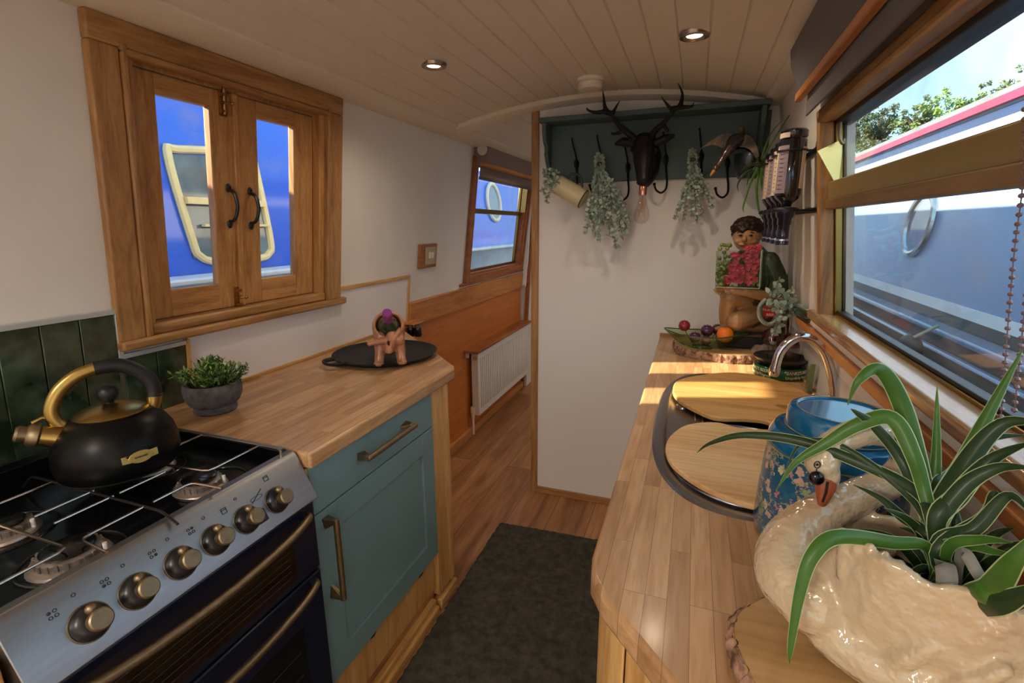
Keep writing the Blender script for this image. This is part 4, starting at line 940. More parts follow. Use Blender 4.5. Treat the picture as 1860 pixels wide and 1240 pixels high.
# ---- far log slice and things on it
def logslice(c, rx, ry, h, mt, label, seed, ang=0):
    random.seed(seed); t = thing('log_slice', label, 'log slice', (c[0], c[1], .9)); n = 150
    rad = [1 + .03*math.sin(3*a*2*PI/n + seed) + .02*math.sin(7*a*2*PI/n) for a in range(n)]
    bm = BM(); prism(bm, [(c[0] + rx*.965*rad[i]*math.cos(2*PI*i/n), c[1] + ry*.965*rad[i]*math.sin(2*PI*i/n)) for i in range(n)], .9005, .9 + h); obj('wood_core', bm, mt, t)
    bm = BM(); rows = []
    for z, k in ((.9005, .985), (.9 + h*.3, 1.0), (.9 + h*.7, 1.0), (.9 + h - .0005, .975)):
        rows.append([bm.verts.new((c[0] + rx*rad[i]*k*(1 + random.gauss(0, .009) - (.035 if (i*7) % 5 == 0 else 0))*math.cos(2*PI*i/n), c[1] + ry*rad[i]*k*(1 + random.gauss(0, .009) - (.035 if (i*7) % 5 == 0 else 0))*math.sin(2*PI*i/n), z)) for i in range(n)])
    inn = [bm.verts.new((c[0] + rx*rad[i]*.955*math.cos(2*PI*i/n), c[1] + ry*rad[i]*.955*math.sin(2*PI*i/n), .9 + h + .0005)) for i in range(n)]
    rows.append(inn)
    for a, b in zip(rows, rows[1:]):
        for i in range(n): face(bm, [a[i], a[(i+1) % n], b[(i+1) % n], b[i]])
    obj('bark', bm, BARK, t); return t
logslice((.150, 2.065), .206, .190, .032, W_SLICE, 'bark edged log slice at the far end of the right worktop', 3)
logslice((.255, .520), .180, .165, .030, wood('slice_near', ['#a07c4c', '#c09c68', '#ccaa78'], 'X', .5, .35), 'bark edged log slice under the swan planter', 5)
LZ = .9325
# fruit bowl (leaf shaped green glass)
fb = thing('fruit_bowl', 'leaf shaped green glass bowl of plums and an orange on the far log slice', 'bowl', (.06, 1.98, LZ))
BCN = Vector((.055, 1.975, LZ + .0005)); bm = BM(); rows = []
bn = 40
for t in [0, .25, .5, .75, 1]:
    row = []
    for i in range(bn):
        a = 2*PI*i/bn; c, s = math.cos(a), math.sin(a); ext = 1 + .30*max(0, -c)**6 + .42*max(0, c)**6
        r = (.035 + .075*t**.8); z = .052*t**1.6 + .012*t*(max(0, -c)**5 + max(0, c)**5)
        row.append((BCN + Vector((c*r*ext*1.0, s*r*.72, z))))
    rows.append(row)
vv = [[bm.verts.new(p) for p in row] for row in rows]; v2 = [[bm.verts.new(p + Vector((0, 0, .0025))) for p in row] for row in rows]
for g in (vv, v2):
    for a, b in zip(g, g[1:]):
        for i in range(bn): face(bm, [a[i], a[(i+1) % bn], b[(i+1) % bn], b[i]])
    face(bm, g[0])
for i in range(bn): face(bm, [vv[-1][i], vv[-1][(i+1) % bn], v2[-1][(i+1) % bn], v2[-1][i]])
obj('glass', bm, glass('bowl_glass', '#e2eedc', .12), fb)
bm = BM(); tube(bm, [p + Vector((0, 0, .002)) for p in rows[-1]], .0022, 6, closed=True); tube(bm, [BCN + Vector((.036*math.cos(a), .026*math.sin(a), .003)) for a in [2*PI*i/24 for i in range(24)]], .003, 6, closed=True)
for a in (.4, 1.2, 2.2, 3.6, 4.4, 5.3): tube(bm, [row[int(a/(2*PI)*bn) % bn] + Vector((0, 0, .0015)) for row in rows], .0014, 5)
obj('rim', bm, mat('rim_green', '#2c4a24', .15, coat=.5), fb)
PLUM = mat('plum_skin', '#4a2440', .2, noise=.2, nscale=14, coat=.6); RED = mat('red_plum', '#8a1c34', .12, coat=.8); ORA = mat('orange_peel', '#f07a1e', .4, bump=.3, bscale=260)
STALK = mat('stalk', '#4a3c20', .8)
def fruit(px, py, y, r, m, nm, label, group=None):
    c = at(px, py, y); t = thing(nm, label, 'fruit', c, group); bm = BM(); lathe(bm, [(0, -r*.96), (r*.45, -r*.88), (r*.86, -r*.5), (r, 0), (r*.87, r*.5), (r*.5, r*.86), (r*.14, r*.93), (0, r*.87)], c, 28); obj('flesh', bm, m, t)
    bm = BM(); tube(bm, [c + Vector((0, 0, r*.86)), c + Vector((.001, 0, r*1.02))], .0012, 6); obj('stalk', bm, STALK, t)
fruit(1317, 608, 1.965, .0305, ORA, 'orange', 'bright orange resting in the green glass bowl')
fruit(1243, 591, 1.975, .0225, RED, 'plum', 'shiny dark red plum at the left tip of the glass bowl')
fruit(1284, 600, 1.98, .024, PLUM, 'plum', 'dusky purple plum in the middle of the glass bowl beside the orange')
fruit(1262, 612, 1.96, .022, PLUM, 'plum', 'dark plum low in the glass bowl left of the middle plum', None)
fruit(1303, 598, 2.01, .022, PLUM, 'plum', 'dark plum behind the orange in the glass bowl', None)
fruit(1282, 618, 1.95, .020, PLUM, 'plum', 'dark plum at the bottom front of the glass bowl', None)
# black box plinth under the statue
bx = thing('statue_plinth', 'black angular box plinth under the kneeling boy figure', 'plinth', (.2, 2.05, LZ)); bm = BM(); box(bm, .110, .270, 2.005, 2.15, LZ, LZ + .046); obj('box', bm, BLACKM, bx, bevel=.003)
bm = BM(); box(bm, .104, .276, 1.999, 2.156, LZ + .046, LZ + .056); obj('lid', bm, mat('plinth_lid', '#4a3c34', .4), bx, bevel=.003)

# ---- kneeling boy figure
SKIN = mat('statue_skin', '#a88058', .35, noise=.15, nscale=14, coat=.4); HAIRM = mat('statue_hair', '#25130f', .5, noise=.4, nscale=40)
SHIRT = mat('statue_shirt', '#33422a', .45, noise=.3, nscale=16); SHORT = mat('statue_shorts', '#5a4030', .5)
st = thing('boy_statue', 'painted kneeling boy statue with dark hair and green shirt in the corner', 'statue', (.19, 2.07, LZ + .056))
def T(px, py, dy=0): return at(px, py, 2.06 + dy)
k = S(1, T(1350, 500))
# skin: head, neck, arms, legs as one surface
bm = BM(); hc = T(1357, 427)
ell(bm, hc, (24*k, 25*k, 28*k)); ell(bm, T(1354, 437, -.02), (19*k, 16*k, 18*k)); ell(bm, T(1352, 434, -.055), (4.0*k, 5*k, 6*k))      # skull, jaw, nose
ell(bm, T(1340, 438, -.038), (7*k, 6*k, 6*k)); ell(bm, T(1367, 438, -.035), (7*k, 6*k, 6*k)); ell(bm, T(1352, 452, -.042), (7*k, 5*k, 5*k))   # cheeks, chin
ell(bm, T(1347, 444.5, -.052), (6*k, 3*k, 1.8*k)); ell(bm, T(1334, 430, .0), (4*k, 5*k, 7*k)); ell(bm, T(1381, 430, .01), (4*k, 5*k, 7*k))
chain(bm, [T(1362, 445, .01), T(1366, 468, .02)], [13*k, 14*k])
chain(bm, [T(1366, 470, .03), T(1372, 510, .04), T(1374, 556, .05)], [24*k, 27*k, 27*k])      # trunk
chain(bm, [T(1398, 478, .02), T(1410, 515, .0), T(1400, 538, -.04), T(1362, 531, -.09), T(1330, 527, -.10)], [14*k, 12*k, 10.5*k, 9*k, 7*k])   # right arm
chain(bm, [T(1340, 478, .0), T(1322, 505, -.02), T(1312, 524, -.07)], [12*k, 10*k, 7.5*k])                     # far arm
chain(bm, [T(1372, 556, .04), T(1348, 545, -.02), T(1326, 540, -.07)], [22*k, 19*k, 17.5*k]); chain(bm, [T(1326, 541, -.07), T(1319, 566, -.055), T(1318, 592, -.045)], [17*k, 13*k, 9.5*k])   # raised leg
ell(bm, T(1312, 597, -.06), (15*k, 9*k, 6*k))
chain(bm, [T(1380, 562, .03), T(1358, 574, -.03), T(1338, 583, -.075)], [24*k, 21*k, 17.5*k]); chain(bm, [T(1340, 587, -.06), T(1375, 594, .02), T(1400, 594, .06)], [12*k, 12*k, 8*k])   # kneeling leg
for i, (a, b) in enumerate(((1301, 521), (1298, 526), (1301, 531), (1307, 534), (1315, 520))):        # fingers under the glass box
    chain(bm, [T(1312, 526, -.085), T((a + 1312)/2, (b + 525)/2 + 1, -.10), T(a, b, -.11)], [4.2*k, 3.4*k, 2.6*k], 8)
for i, (a, b) in enumerate(((1322, 521), (1317, 525), (1318, 529.5), (1323, 533), (1330, 519))):
    chain(bm, [T(1334, 527, -.10), T((a + 1333)/2, (b + 526)/2, -.107), T(a, b, -.112)], [4.2*k, 3.3*k, 2.6*k], 8)
obj('body', bm, SKIN, st, remesh=.0024, smooth=3)
bm = BM(); ell(bm, T(1358, 415, .006), (27*k, 27*k, 22*k))
for a in range(11):
    an = PI * a / 10; ell(bm, T(1358 - 24*math.cos(an), 414 + 4*math.sin(a*2.1), -.046*math.sin(an) + .004), (7.5*k, 6*k, 6.5*k))
ell(bm, T(1336, 424, .008), (7*k, 8*k, 9*k)); ell(bm, T(1382, 423, .02), (7*k, 9*k, 11*k))
obj('hair', bm, HAIRM, st, remesh=.003, smooth=4, disp=(.010, .016))
bm = BM()
for a in (1345, 1364): ell(bm, T(a, 427.5, -.0505), (3.3*k, 1.6*k, 1.8*k), seg=12)
obj('eyes', bm, mat('statue_eye', '#241612', .2), st)
bm = BM()
for a in (1344, 1365): tube(bm, [T(a - 5, 423, -.046), T(a, 421, -.053), T(a + 5, 423, -.046)], .0016, 6)
obj('eyebrows', bm, HAIRM, st)
bm = BM(); tube(bm, smooth_path([T(1342, 443.5, -.053), T(1348, 446, -.058), T(1356, 443.5, -.053)], 4), .0016, 6); obj('lips', bm, mat('statue_lips', '#8c4030', .3), st)
bm = BM(); chain(bm, [T(1366, 472, .03), T(1373, 512, .04), T(1376, 548, .05)], [29*k, 32*k, 30*k]); chain(bm, [T(1396, 476, .02), T(1412, 512, .0), T(1407, 530, -.02)], [19*k, 17.5*k, 16*k]); chain(bm, [T(1344, 474, .01), T(1326, 498, -.01)], [16*k, 14*k])
ell(bm, T(1364, 462, .02), (22*k, 20*k, 8*k)); obj('shirt', bm, SHIRT, st, remesh=.003, smooth=2, disp=(.004, .02))
bm = BM(); chain(bm, [T(1376, 550, .05), T(1378, 566, .04)], [31*k, 28*k]); chain(bm, [T(1376, 562, .035), T(1360, 573, -.015)], [27*k, 24.5*k]); chain(bm, [T(1372, 554, .035), T(1352, 547, -.005)], [25*k, 21.5*k]); obj('shorts', bm, SHORT, st, remesh=.003, smooth=2)
# glass box of flowers held on the hands
fbx = thing('flower_box', 'clear glass box packed with red flowers and green grapes on the boy statue hands', 'flower box', T(1340, 490, -.13))
def FP(u, v, d=0):      # u,v in the box front, d depth behind it
    a = T(1300, 456, -.155).lerp(T(1383, 454, -.115), u); b = T(1298, 521, -.155).lerp(T(1379, 524, -.115), u); return a.lerp(b, v) + Vector((.01, .055, .0)) * d
bm = BM(); q = [FP(0,0), FP(1,0), FP(1,1), FP(0,1)]; q2 = [FP(0,0,1), FP(1,0,1), FP(1,1,1), FP(0,1,1)]; a = [bm.verts.new(v) for v in q]; b = [bm.verts.new(v) for v in q2]
face(bm, a); face(bm, b[::-1])
for i in range(1, 4): face(bm, [a[i], a[(i+1) % 4], b[(i+1) % 4], b[i]])
obj('glass', bm, GLASSC, fbx)
bm = BM()
for e in ((q[0], q[3]), (q[1], q[2]), (q[3], q[2]), (q2[0], q2[3]), (q2[1], q2[2]), (q[3], q2[3]), (q[2], q2[2])): tube(bm, list(e), .0014, 6)
obj('glass_edge', bm, mat('edge_pale', '#b8c8b0', .2), fbx)
PET = mat('rose_petal', '#c04055', .5, noise=.3, nscale=40); bm = BM()
for _ in range(70):
    u = random.uniform(.20, .93); v = random.uniform(.10, .90); 
    if u < .3 and v < .4: continue
    c = FP(u, v, random.uniform(.15, .35)); rr = random.uniform(.010, .016)
    for j in range(7):
        a = 2*PI*j/7 + random.random(); dvec = Vector((math.cos(a), -.7, math.sin(a))); leafquad(bm, c, dvec, Vector((random.gauss(0, .3), -1, random.gauss(0, .3))).normalized(), rr, rr*.45)
    ell(bm, c + Vector((0, .004, 0)), rr*.62, seg=10)
for _ in range(14):
    u = random.uniform(.66, .97); v = random.uniform(-.14, .1); c = FP(u, v, .4); rr = .011
    for j in range(7):
        a = 2*PI*j/7; leafquad(bm, c, Vector((math.cos(a), -.5, math.sin(a))), Vector((0, -1, .3)).normalized(), rr, rr*.45)
    ell(bm, c, rr*.6, seg=10)
obj('red_flowers', bm, PET, fbx)
bm = BM()
for _ in range(46):
    u = random.uniform(.03, .30); v = random.uniform(-.18, .95); ell(bm, FP(u if v < .6 else u*.6, v, random.uniform(.2, .5)), random.uniform(.006, .0085), seg=12)
for _ in range(10): ell(bm, FP(random.uniform(.85, .97), random.uniform(.6, .95), .3), .006, seg=10)
obj('grape_cluster', bm, mat('green_grape', '#7c8c48', .3, coat=.4, noise=.2, nscale=20), fbx)

# ---- eucalyptus helper
EUC = [mat('eucalyptus_leaf', '#8ea394', .6, noise=.12, nscale=30), mat('eucalyptus_pale', '#a9bcae', .6), mat('eucalyptus_stem', '#7c5a4c', .7)]
def euc_branch(bm, pts, L=.013, step=.008, n=3):
    P = smooth_path(pts, 8); tube(bm, P, .0012, 5, mi=2); acc = 0
    for a, b in zip(P, P[1:]):
        acc += (b - a).length
        while acc > step:
            acc -= step
            for _ in range(n):
                d = Vector((random.gauss(0, 1), random.gauss(0, .7), random.gauss(0, 1) - .3)).normalized(); nrm = Vector((random.gauss(0, 1), random.gauss(0, 1) - 1, random.gauss(0, 1))).normalized()
                if abs(d.dot(nrm)) > .95: continue
                l = L * random.uniform(.6, 1.15); leafquad(bm, a + d * .003, d, nrm, l, l * .42, 0 if random.random() < .65 else 1, 4)
# sprig vase, wine glasses, horseshoe sign, stone
sv = thing('eucalyptus_sprig', 'pale eucalyptus sprigs trailing beside the upside down glasses', 'plant', at(1415, 600, 1.9)); bm = BM()
E2 = lambda px, py, y=1.90: at(px, py, y)
for pts in (((1432, 560), (1420, 535), (1412, 515), (1420, 505)), ((1430, 560), (1405, 545), (1398, 530)), ((1430, 560), (1440, 540), (1436, 520)), ((1430, 555), (1412, 560), (1402, 545), (1400, 552)), ((1430, 560), (1412, 590), (1406, 612), (1410, 628)), ((1432, 558), (1448, 548), (1440, 560)), ((1432, 560), (1416, 556), (1420, 575)), ((1430, 570), (1405, 600), (1400, 606))): euc_branch(bm, [E2(a, b, 1.86 + random.uniform(0, .05)) for a, b in pts], .019, .009, 3)
obj('foliage', bm, EUC, sv)
bm = BM(); tube(bm, [E2(1425, 545, 1.9), E2(1428, 600, 1.9), Vector((E2(1428, 600, 1.9).x, 1.9, LZ))], .003, 6); obj('stem', bm, EUC[2], sv)
def wineglass(x, y, label):
    t = thing('wine_glass', label, 'glass', (x, y, LZ - .001), 'upturned stemmed glasses'); bm = BM(); h = .17
    lathe(bm, [(.032, 0), (.036, .03), (.037, .055), (.030, .085), (.012, .098), (.004, .104), (.0035, .155), (.010, .163), (.030, .168), (.030, .170), (0, .169)], (x, y, LZ), 28, cap=False); obj('bowl', bm, GLASSC, t)
    bm = BM(); lathe(bm, [(.0365, .060), (.0305, .0865), (.0125, .0985), (.0045, .1045), (.0037, .10), (.012, .095), (.029, .083), (.035, .058)], (x, y, LZ), 28, cap=False); obj('tint', bm, GLASSP, t)
wineglass(.288, 1.93, 'left upturned pink tinted wine glass beneath the eucalyptus')
wineglass(.322, 1.83, 'right upturned pink tinted wine glass by the splash panel') 
hs = thing('horseshoe', 'grey horseshoe with a small red sign leaning against the statue', 'horseshoe', at(1395, 590, 1.93)); bm = BM()
HP = smooth_path([at(a, b, 1.93) for a, b in ((1392, 543), (1381, 555), (1379, 570), (1385, 583), (1396, 589), (1408, 585), (1415, 572), (1414, 556), (1408, 545))], 5)
tube(bm, HP, .0078, 10, flat=.45, upv=Vector((0, 1, 0))); sho = obj('shoe', bm, mat('zinc', '#8f958c', .45, .6), hs)
bm = BM()
for i in (6, 12, 18, 24, 30, 36): ell(bm, HP[i] + Vector((0, -.0038, 0)), .0016, seg=8)
obj('nail_holes', bm, BLACKM, sho)
a, b = at(1388, 557, 1.945), at(1411, 576, 1.945); bm = BM(); box(bm, a.x, b.x, 1.945, 1.949, b.z, a.z); sg_ = obj('sign', bm, mat('sign_red', '#b01c28', .35), hs, bevel=.001)
CRM = mat('sign_lettering', '#e8d9b0', .5); cc = (a + b) / 2
text("MURPHY'S", .0115, CRM, 'lettering', sg_, basis((cc.x, 1.9445, cc.z + .007), (1, 0, 0), (0, 0, 1)), .0003); text('BEER', .0115, CRM, 'lettering', sg_, basis((cc.x, 1.9445, cc.z - .010), (1, 0, 0), (0, 0, 1)), .0003)
# long stem between shoe and log
bm = BM(); c = at(1386, 628, 1.86); rk = thing('stone', 'rough grey brown lump of rock on the far log slice', 'rock', (c.x, 1.88, LZ))
ell(bm, (c.x, 1.885, LZ + .022), (.034, .026, .024)); ell(bm, (c.x + .012, 1.885, LZ + .030), (.024, .022, .020)); obj('rock', bm, mat('rock_brown', '#6e5c52', .85, noise=.4, nscale=26), rk, remesh=.004, disp=(.014, .02))
# ashtray
at_ = thing('ashtray', 'green round pub ashtray lettered BANKS\'S BEERS beside the tap', 'ashtray', (.30, 1.79, .9))
AC = Vector((.298, 1.790, .9005)); GRN = mat('ashtray_green', '#14512c', .2, coat=.6); bm = BM()
lathe(bm, [(0, 0), (.076, 0), (.079, .003), (.079, .034), (.076, .038), (.055, .038), (0, .034)], AC, 56); ab = obj('base', bm, GRN, at_)
bm = BM(); lathe(bm, [(0, .034), (.050, .034), (.058, .038), (.080, .058), (.083, .064), (.080, .065), (.060, .046), (.050, .041), (0, .041)], AC, 56); obj('tray', bm, mat('pewter', '#4a4642', .3, .7), at_)
for ang, L1, L2 in ((math.radians(-50), "BANKS'S BEERS", 'Unspoilt by Progress'), (math.radians(-150), "BANKS'S BEERS", 'Unspoilt by Progress')):
    nrm = Vector((math.cos(ang), math.sin(ang), 0)); tx_ = Vector((0, 0, 1)).cross(nrm)
    text(L1, .0155, CRM, 'lettering', ab, basis(AC + nrm*.0795 + Vector((0, 0, .0265)), tx_, (0, 0, 1)), .0003, bend=.0795, sx=.9)
    text(L2, .0125, CRM, 'lettering', ab, basis(AC + nrm*.0795 + Vector((0, 0, .0115)), tx_, (0, 0, 1)), .0003, bend=.0795, sx=.9)
gd = thing('glass_dish', 'small clear glass dish standing in the pub ashtray', 'dish', AC + Vector((-.012, 0, .042))); bm = BM()
lathe(bm, [(0, .042), (.020, .042), (.026, .072), (.029, .074), (.026, .070), (.018, .046), (0, .046)], AC + Vector((-.02, -.01, 0)), 8); obj('dish', bm, GLASSC, gd)
# green bottle in the corner, courgette shaped bottle and black box on the ledge
gb = thing('glass_bottle', 'tall slim olive glass bottle in the corner behind the statue', 'bottle', at(1436, 520, 2.16)); c = at(1436, 512, 2.16); top = at(1436, 462, 2.16); bm = BM()
lathe(bm, [(0, LZ - c.z), (.016, LZ - c.z), (.017, LZ - c.z + .01), (.017, .0), (.013, .06), (.012, top.z - c.z), (0, top.z - c.z)], c, 20); obj('glass', bm, mat('olive_bottle', '#4a4a34', .15, coat=.5), gb)
bt = thing('wrapped_bottle', 'dark green glass bottle lying on the window ledge above the glasses', 'bottle', (.335, 1.72, 1.12)); bm = BM(); 
a, b = at(1432, 522, 1.95), at(1474, 534, 1.66); a = Vector((.335, 1.88, 1.112)); b = Vector((.350, 1.645, 1.117))
tube(bm, [a, a.lerp(b, .15), a.lerp(b, .3), a.lerp(b, .9), b], [.008, .009, .016, .0165, .008], 18); obj('glass', bm, mat('dark_green_glass', '#1f3020', .2, coat=.4), bt)
bm = BM(); box(bm, .345, .369, 1.63, 1.80, 1.0985, 1.1)
bm.free()
# ---- optic bottle rack
rk = thing('bottle_rack', 'black wall rack with spirit measures on the right wall', 'rack', (.30, 1.75, 1.5)); bm = BM()
BY = [1.635, 1.74, 1.845, 1.95]; BXx = lambda z: RX - K * (z - .9)
box(bm, BXx(1.6) - .006, BXx(1.6), 1.60, 2.01, 1.585, 1.60); box(bm, BXx(1.42) - .006, BXx(1.42), 1.60, 2.01, 1.425, 1.44)
XB = .239
for y in BY:
    tube(bm, [(XB + .037*math.cos(t), y + .037*math.sin(t), 1.592) for t in [2*PI*i/24 for i in range(24)]], .003, 6, closed=True)
    tube(bm, [(XB + .034, y, 1.592), (BXx(1.59), y, 1.592)], .003, 6); tube(bm, [(XB + .030, y, 1.43), (BXx(1.43), y, 1.43)], .004, 6)
    lathe(bm, [(0, 1.428), (.037, 1.428), (.037, 1.434), (.030, 1.440), (0, 1.440)], (XB, y, 0), 20)
obj('frame', bm, BLACKM, rk)
for y in BY:
    bm = BM(); lathe(bm, [(0, 1.335), (.018, 1.335), (.018, 1.350), (.016, 1.355), (.016, 1.390), (.019, 1.394), (.019, 1.408), (.024, 1.414), (.026, 1.428), (0, 1.428)], (XB, y, 0), 20)
    op = obj('spirit_measure', bm, mat('optic_navy', '#141a30', .2, coat=.5), rk); bm = BM(); lathe(bm, [(.0165, 1.345), (.0187, 1.347), (.0187, 1.351), (.0165, 1.353)], (XB, y, 0), 20); obj('ring', bm, CHROME, op)
LABM = [mat('label_cream', '#d8c4ac', .6), mat('label_mauve', '#a8828c', .6), mat('label_cream'), mat('label_mauve')] if False else [mat('label_mauve', '#988690', .6), mat('label_cream', '#d2bda6', .6)]
names = ['nearest inverted spirit bottle in the wall rack, mauve label', 'second inverted spirit bottle from the window in the wall rack', 'third inverted spirit bottle from the window in the wall rack', 'farthest inverted spirit bottle in the wall rack']
BODY = mat('spirit_bottle', '#1c1c24', .1, coat=.6)
for i, y in enumerate(BY):
    top = (1.648, 1.63, 1.628, 1.625)[i]; r = (.0345, .032, .032, .031)[i]
    t = thing('spirit_bottle', names[i], 'bottle', (XB, y, 1.44), 'inverted bottles in the wall rack'); bm = BM()
    lathe(bm, [(0, 1.442), (.012, 1.442), (.014, 1.450), (r - .004, 1.465), (r, 1.475), (r, top - .03), (r - .003, top - .024), (r, top - .02), (r, top - .004), (r - .004, top), (0, top - .002)], (XB, y, 0), 32); bo = obj('glass', bm, BODY, t)
    def lab(a0, a1, z0, z1, m, nm='label', rr=r):
        bm = BM(); n = 12; rows = [[bm.verts.new((XB + (rr + .0012)*math.cos(a0 + (a1-a0)*j/n), y + (rr + .0012)*math.sin(a0 + (a1-a0)*j/n), z)) for j in range(n + 1)] for z in (z0, z1)]
        for j in range(n): face(bm, [rows[0][j], rows[0][j+1], rows[1][j+1], rows[1][j]])
        return obj(nm, bm, m, bo)
    lab(math.radians(-200), math.radians(-112), 1.478, 1.605, LABM[i % 2]); lab(math.radians(-178), math.radians(-160), 1.482, 1.60, LABM[(i+1) % 2], 'label', r + .0006)
    if i == 0: lab(math.radians(-55), math.radians(-25), 1.49, 1.60, LABM[1], 'side_label'); lab(math.radians(-175), math.radians(-115), 1.625, 1.638, LABM[1], 'neck_label')
    bm = BM()
    for q in range(9):
        z = 1.49 + q * .0115; aa = math.radians(-150); n = 8
        pts = [(XB + (r + .0016)*math.cos(aa + .35*j/n), y + (r + .0016)*math.sin(aa + .35*j/n), z) for j in range(n + 1)]; tube(bm, pts, .0007, 4)
    obj('label_print', bm, mat('print_purple', '#4a2a48', .6), bo)

# ---- blue caddy
cd = thing('tea_caddy', 'tall blue floral tin caddy with shiny blue lid behind the swan', 'caddy', (.20, .835, .9))
def caddymat():
    m = bpy.data.materials.new('caddy_floral'); m.use_nodes = True; t = m.node_tree; L = t.links.new; b = t.nodes['Principled BSDF']; b.inputs['Roughness'].default_value = .3; b.inputs['Coat Weight'].default_value = .4
    tc = t.nodes.new('ShaderNodeTexCoord'); v = t.nodes.new('ShaderNodeTexVoronoi'); v.inputs['Scale'].default_value = 62; v.inputs['Randomness'].default_value = 1
    n = t.nodes.new('ShaderNodeTexNoise'); n.inputs['Scale'].default_value = 30; n.inputs['Detail'].default_value = 2
    va = t.nodes.new('ShaderNodeVectorMath'); va.operation = 'MULTIPLY_ADD'; va.inputs[1].default_value = (.02, .02, .02); L(n.outputs['Color'], va.inputs[0]); L(tc.outputs['Object'], va.inputs[2]); L(va.outputs[0], v.inputs['Vector'])
    r = t.nodes.new('ShaderNodeValToRGB'); r.color_ramp.interpolation = 'CONSTANT'; r.color_ramp.elements[0].position = 0; r.color_ramp.elements[0].color = (1, 1, 1, 1); r.color_ramp.elements[1].position = .40; r.color_ramp.elements[1].color = (0, 0, 0, 1); L(v.outputs['Distance'], r.inputs[0])
    s = t.nodes.new('ShaderNodeSeparateColor'); L(v.outputs['Color'], s.inputs[0]); c = t.nodes.new('ShaderNodeValToRGB'); c.color_ramp.interpolation = 'CONSTANT'
    c.color_ramp.elements[0].color = lin('#c8a898'); c.color_ramp.elements[1].position = .25; c.color_ramp.elements[1].color = lin('#1a6a8c')
    for p, h in ((.42, '#b87880'), (.58, '#8a9c74'), (.74, '#d0c09c'), (.86, '#1c6488')): e = c.color_ramp.elements.new(p); e.color = lin(h)
    L(s.outputs[0], c.inputs[0]); m1 = t.nodes.new('ShaderNodeMix'); m1.data_type = 'RGBA'; m1.inputs[6].default_value = lin('#12587c'); L(c.outputs[0], m1.inputs[7]); L(r.outputs[0], m1.inputs[0])
    v2 = t.nodes.new('ShaderNodeTexVoronoi'); v2.feature = 'DISTANCE_TO_EDGE'; v2.inputs['Scale'].default_value = 24; L(va.outputs[0], v2.inputs['Vector'])
    r2 = t.nodes.new('ShaderNodeValToRGB'); r2.color_ramp.interpolation = 'CONSTANT'; r2.color_ramp.elements[0].color = (1, 1, 1, 1); r2.color_ramp.elements[1].position = .018; r2.color_ramp.elements[1].color = (0, 0, 0, 1); L(v2.outputs['Distance'], r2.inputs[0])
    m2 = t.nodes.new('ShaderNodeMix'); m2.data_type = 'RGBA'; L(r2.outputs[0], m2.inputs[0]); L(m1.outputs[2], m2.inputs[6]); m2.inputs[7].default_value = lin('#a8a07c'); L(m2.outputs[2], b.inputs['Base Color']); return m
CC = Vector((.228, .825, .9055)); CB = mat('caddy_blue', '#0f6a9c', .16, .2, coat=.7)
bm = BM(); lathe(bm, [(0, 0), (.099, 0), (.102, .004), (.099, .09), (.094, .150), (0, .150)], CC, 48); obj('body', bm, caddymat(), cd)
bm = BM(); lathe(bm, [(.094, .150), (.0955, .153), (.094, .168), (.087, .178), (.070, .182), (0, .182)], CC, 48); obj('shoulder', bm, CB, cd)
bm = BM(); lathe(bm, [(.070, .180), (.0725, .183), (.0715, .206), (.068, .212), (.061, .214), (.058, .211), (0, .2105)], CC, 48); obj('lid', bm, CB, cd)
bm = BM(); tube(bm, [CC + Vector((.0957*math.cos(a), .0957*math.sin(a), .151)) for a in [2*PI*i/48 for i in range(48)]], .0012, 6, closed=True)
tube(bm, [CC + Vector((.0730*math.cos(a), .0730*math.sin(a), .183)) for a in [2*PI*i/48 for i in range(48)]], .001, 6, closed=True); tube(bm, [CC + Vector((.0595*math.cos(a), .0595*math.sin(a), .2135)) for a in [2*PI*i/48 for i in range(48)]], .001, 6, closed=True); obj('gilt_line', bm, mat('gilt', '#a8a070', .3, .6), cd)

# ---- swan planter
SW = mat('swan_glaze', '#cdbd9f', .14, 0, .6, col2='#b98e66', nscale=7, coat=.9)
sw_ = bpy.data.materials['swan_glaze'].node_tree; rr_ = [n for n in sw_.nodes if n.type == 'VALTORGB'][0]; rr_.color_ramp.elements[0].position = .45; rr_.color_ramp.elements[1].position = .78
tcx = sw_.nodes.new('ShaderNodeTexCoord'); nx = sw_.nodes.new('ShaderNodeTexNoise'); nx.inputs['Scale'].default_value = 60; nx.inputs['Detail'].default_value = 2; bx_ = sw_.nodes.new('ShaderNodeBump'); bx_.inputs['Strength'].default_value = 1; bx_.inputs['Distance'].default_value = .005
sw_.links.new(tcx.outputs['Object'], nx.inputs['Vector']); sw_.links.new(nx.outputs[0], bx_.inputs['Height']); sw_.links.new(bx_.outputs[0], sw_.nodes['Principled BSDF'].inputs['Normal']); sw_.links.new(bx_.outputs[0], sw_.nodes['Principled BSDF'].inputs['Coat Normal'])
swn = thing('swan_planter', 'glazed cream ceramic swan planter with folded neck on the near log slice', 'planter', (.24, .52, .931))
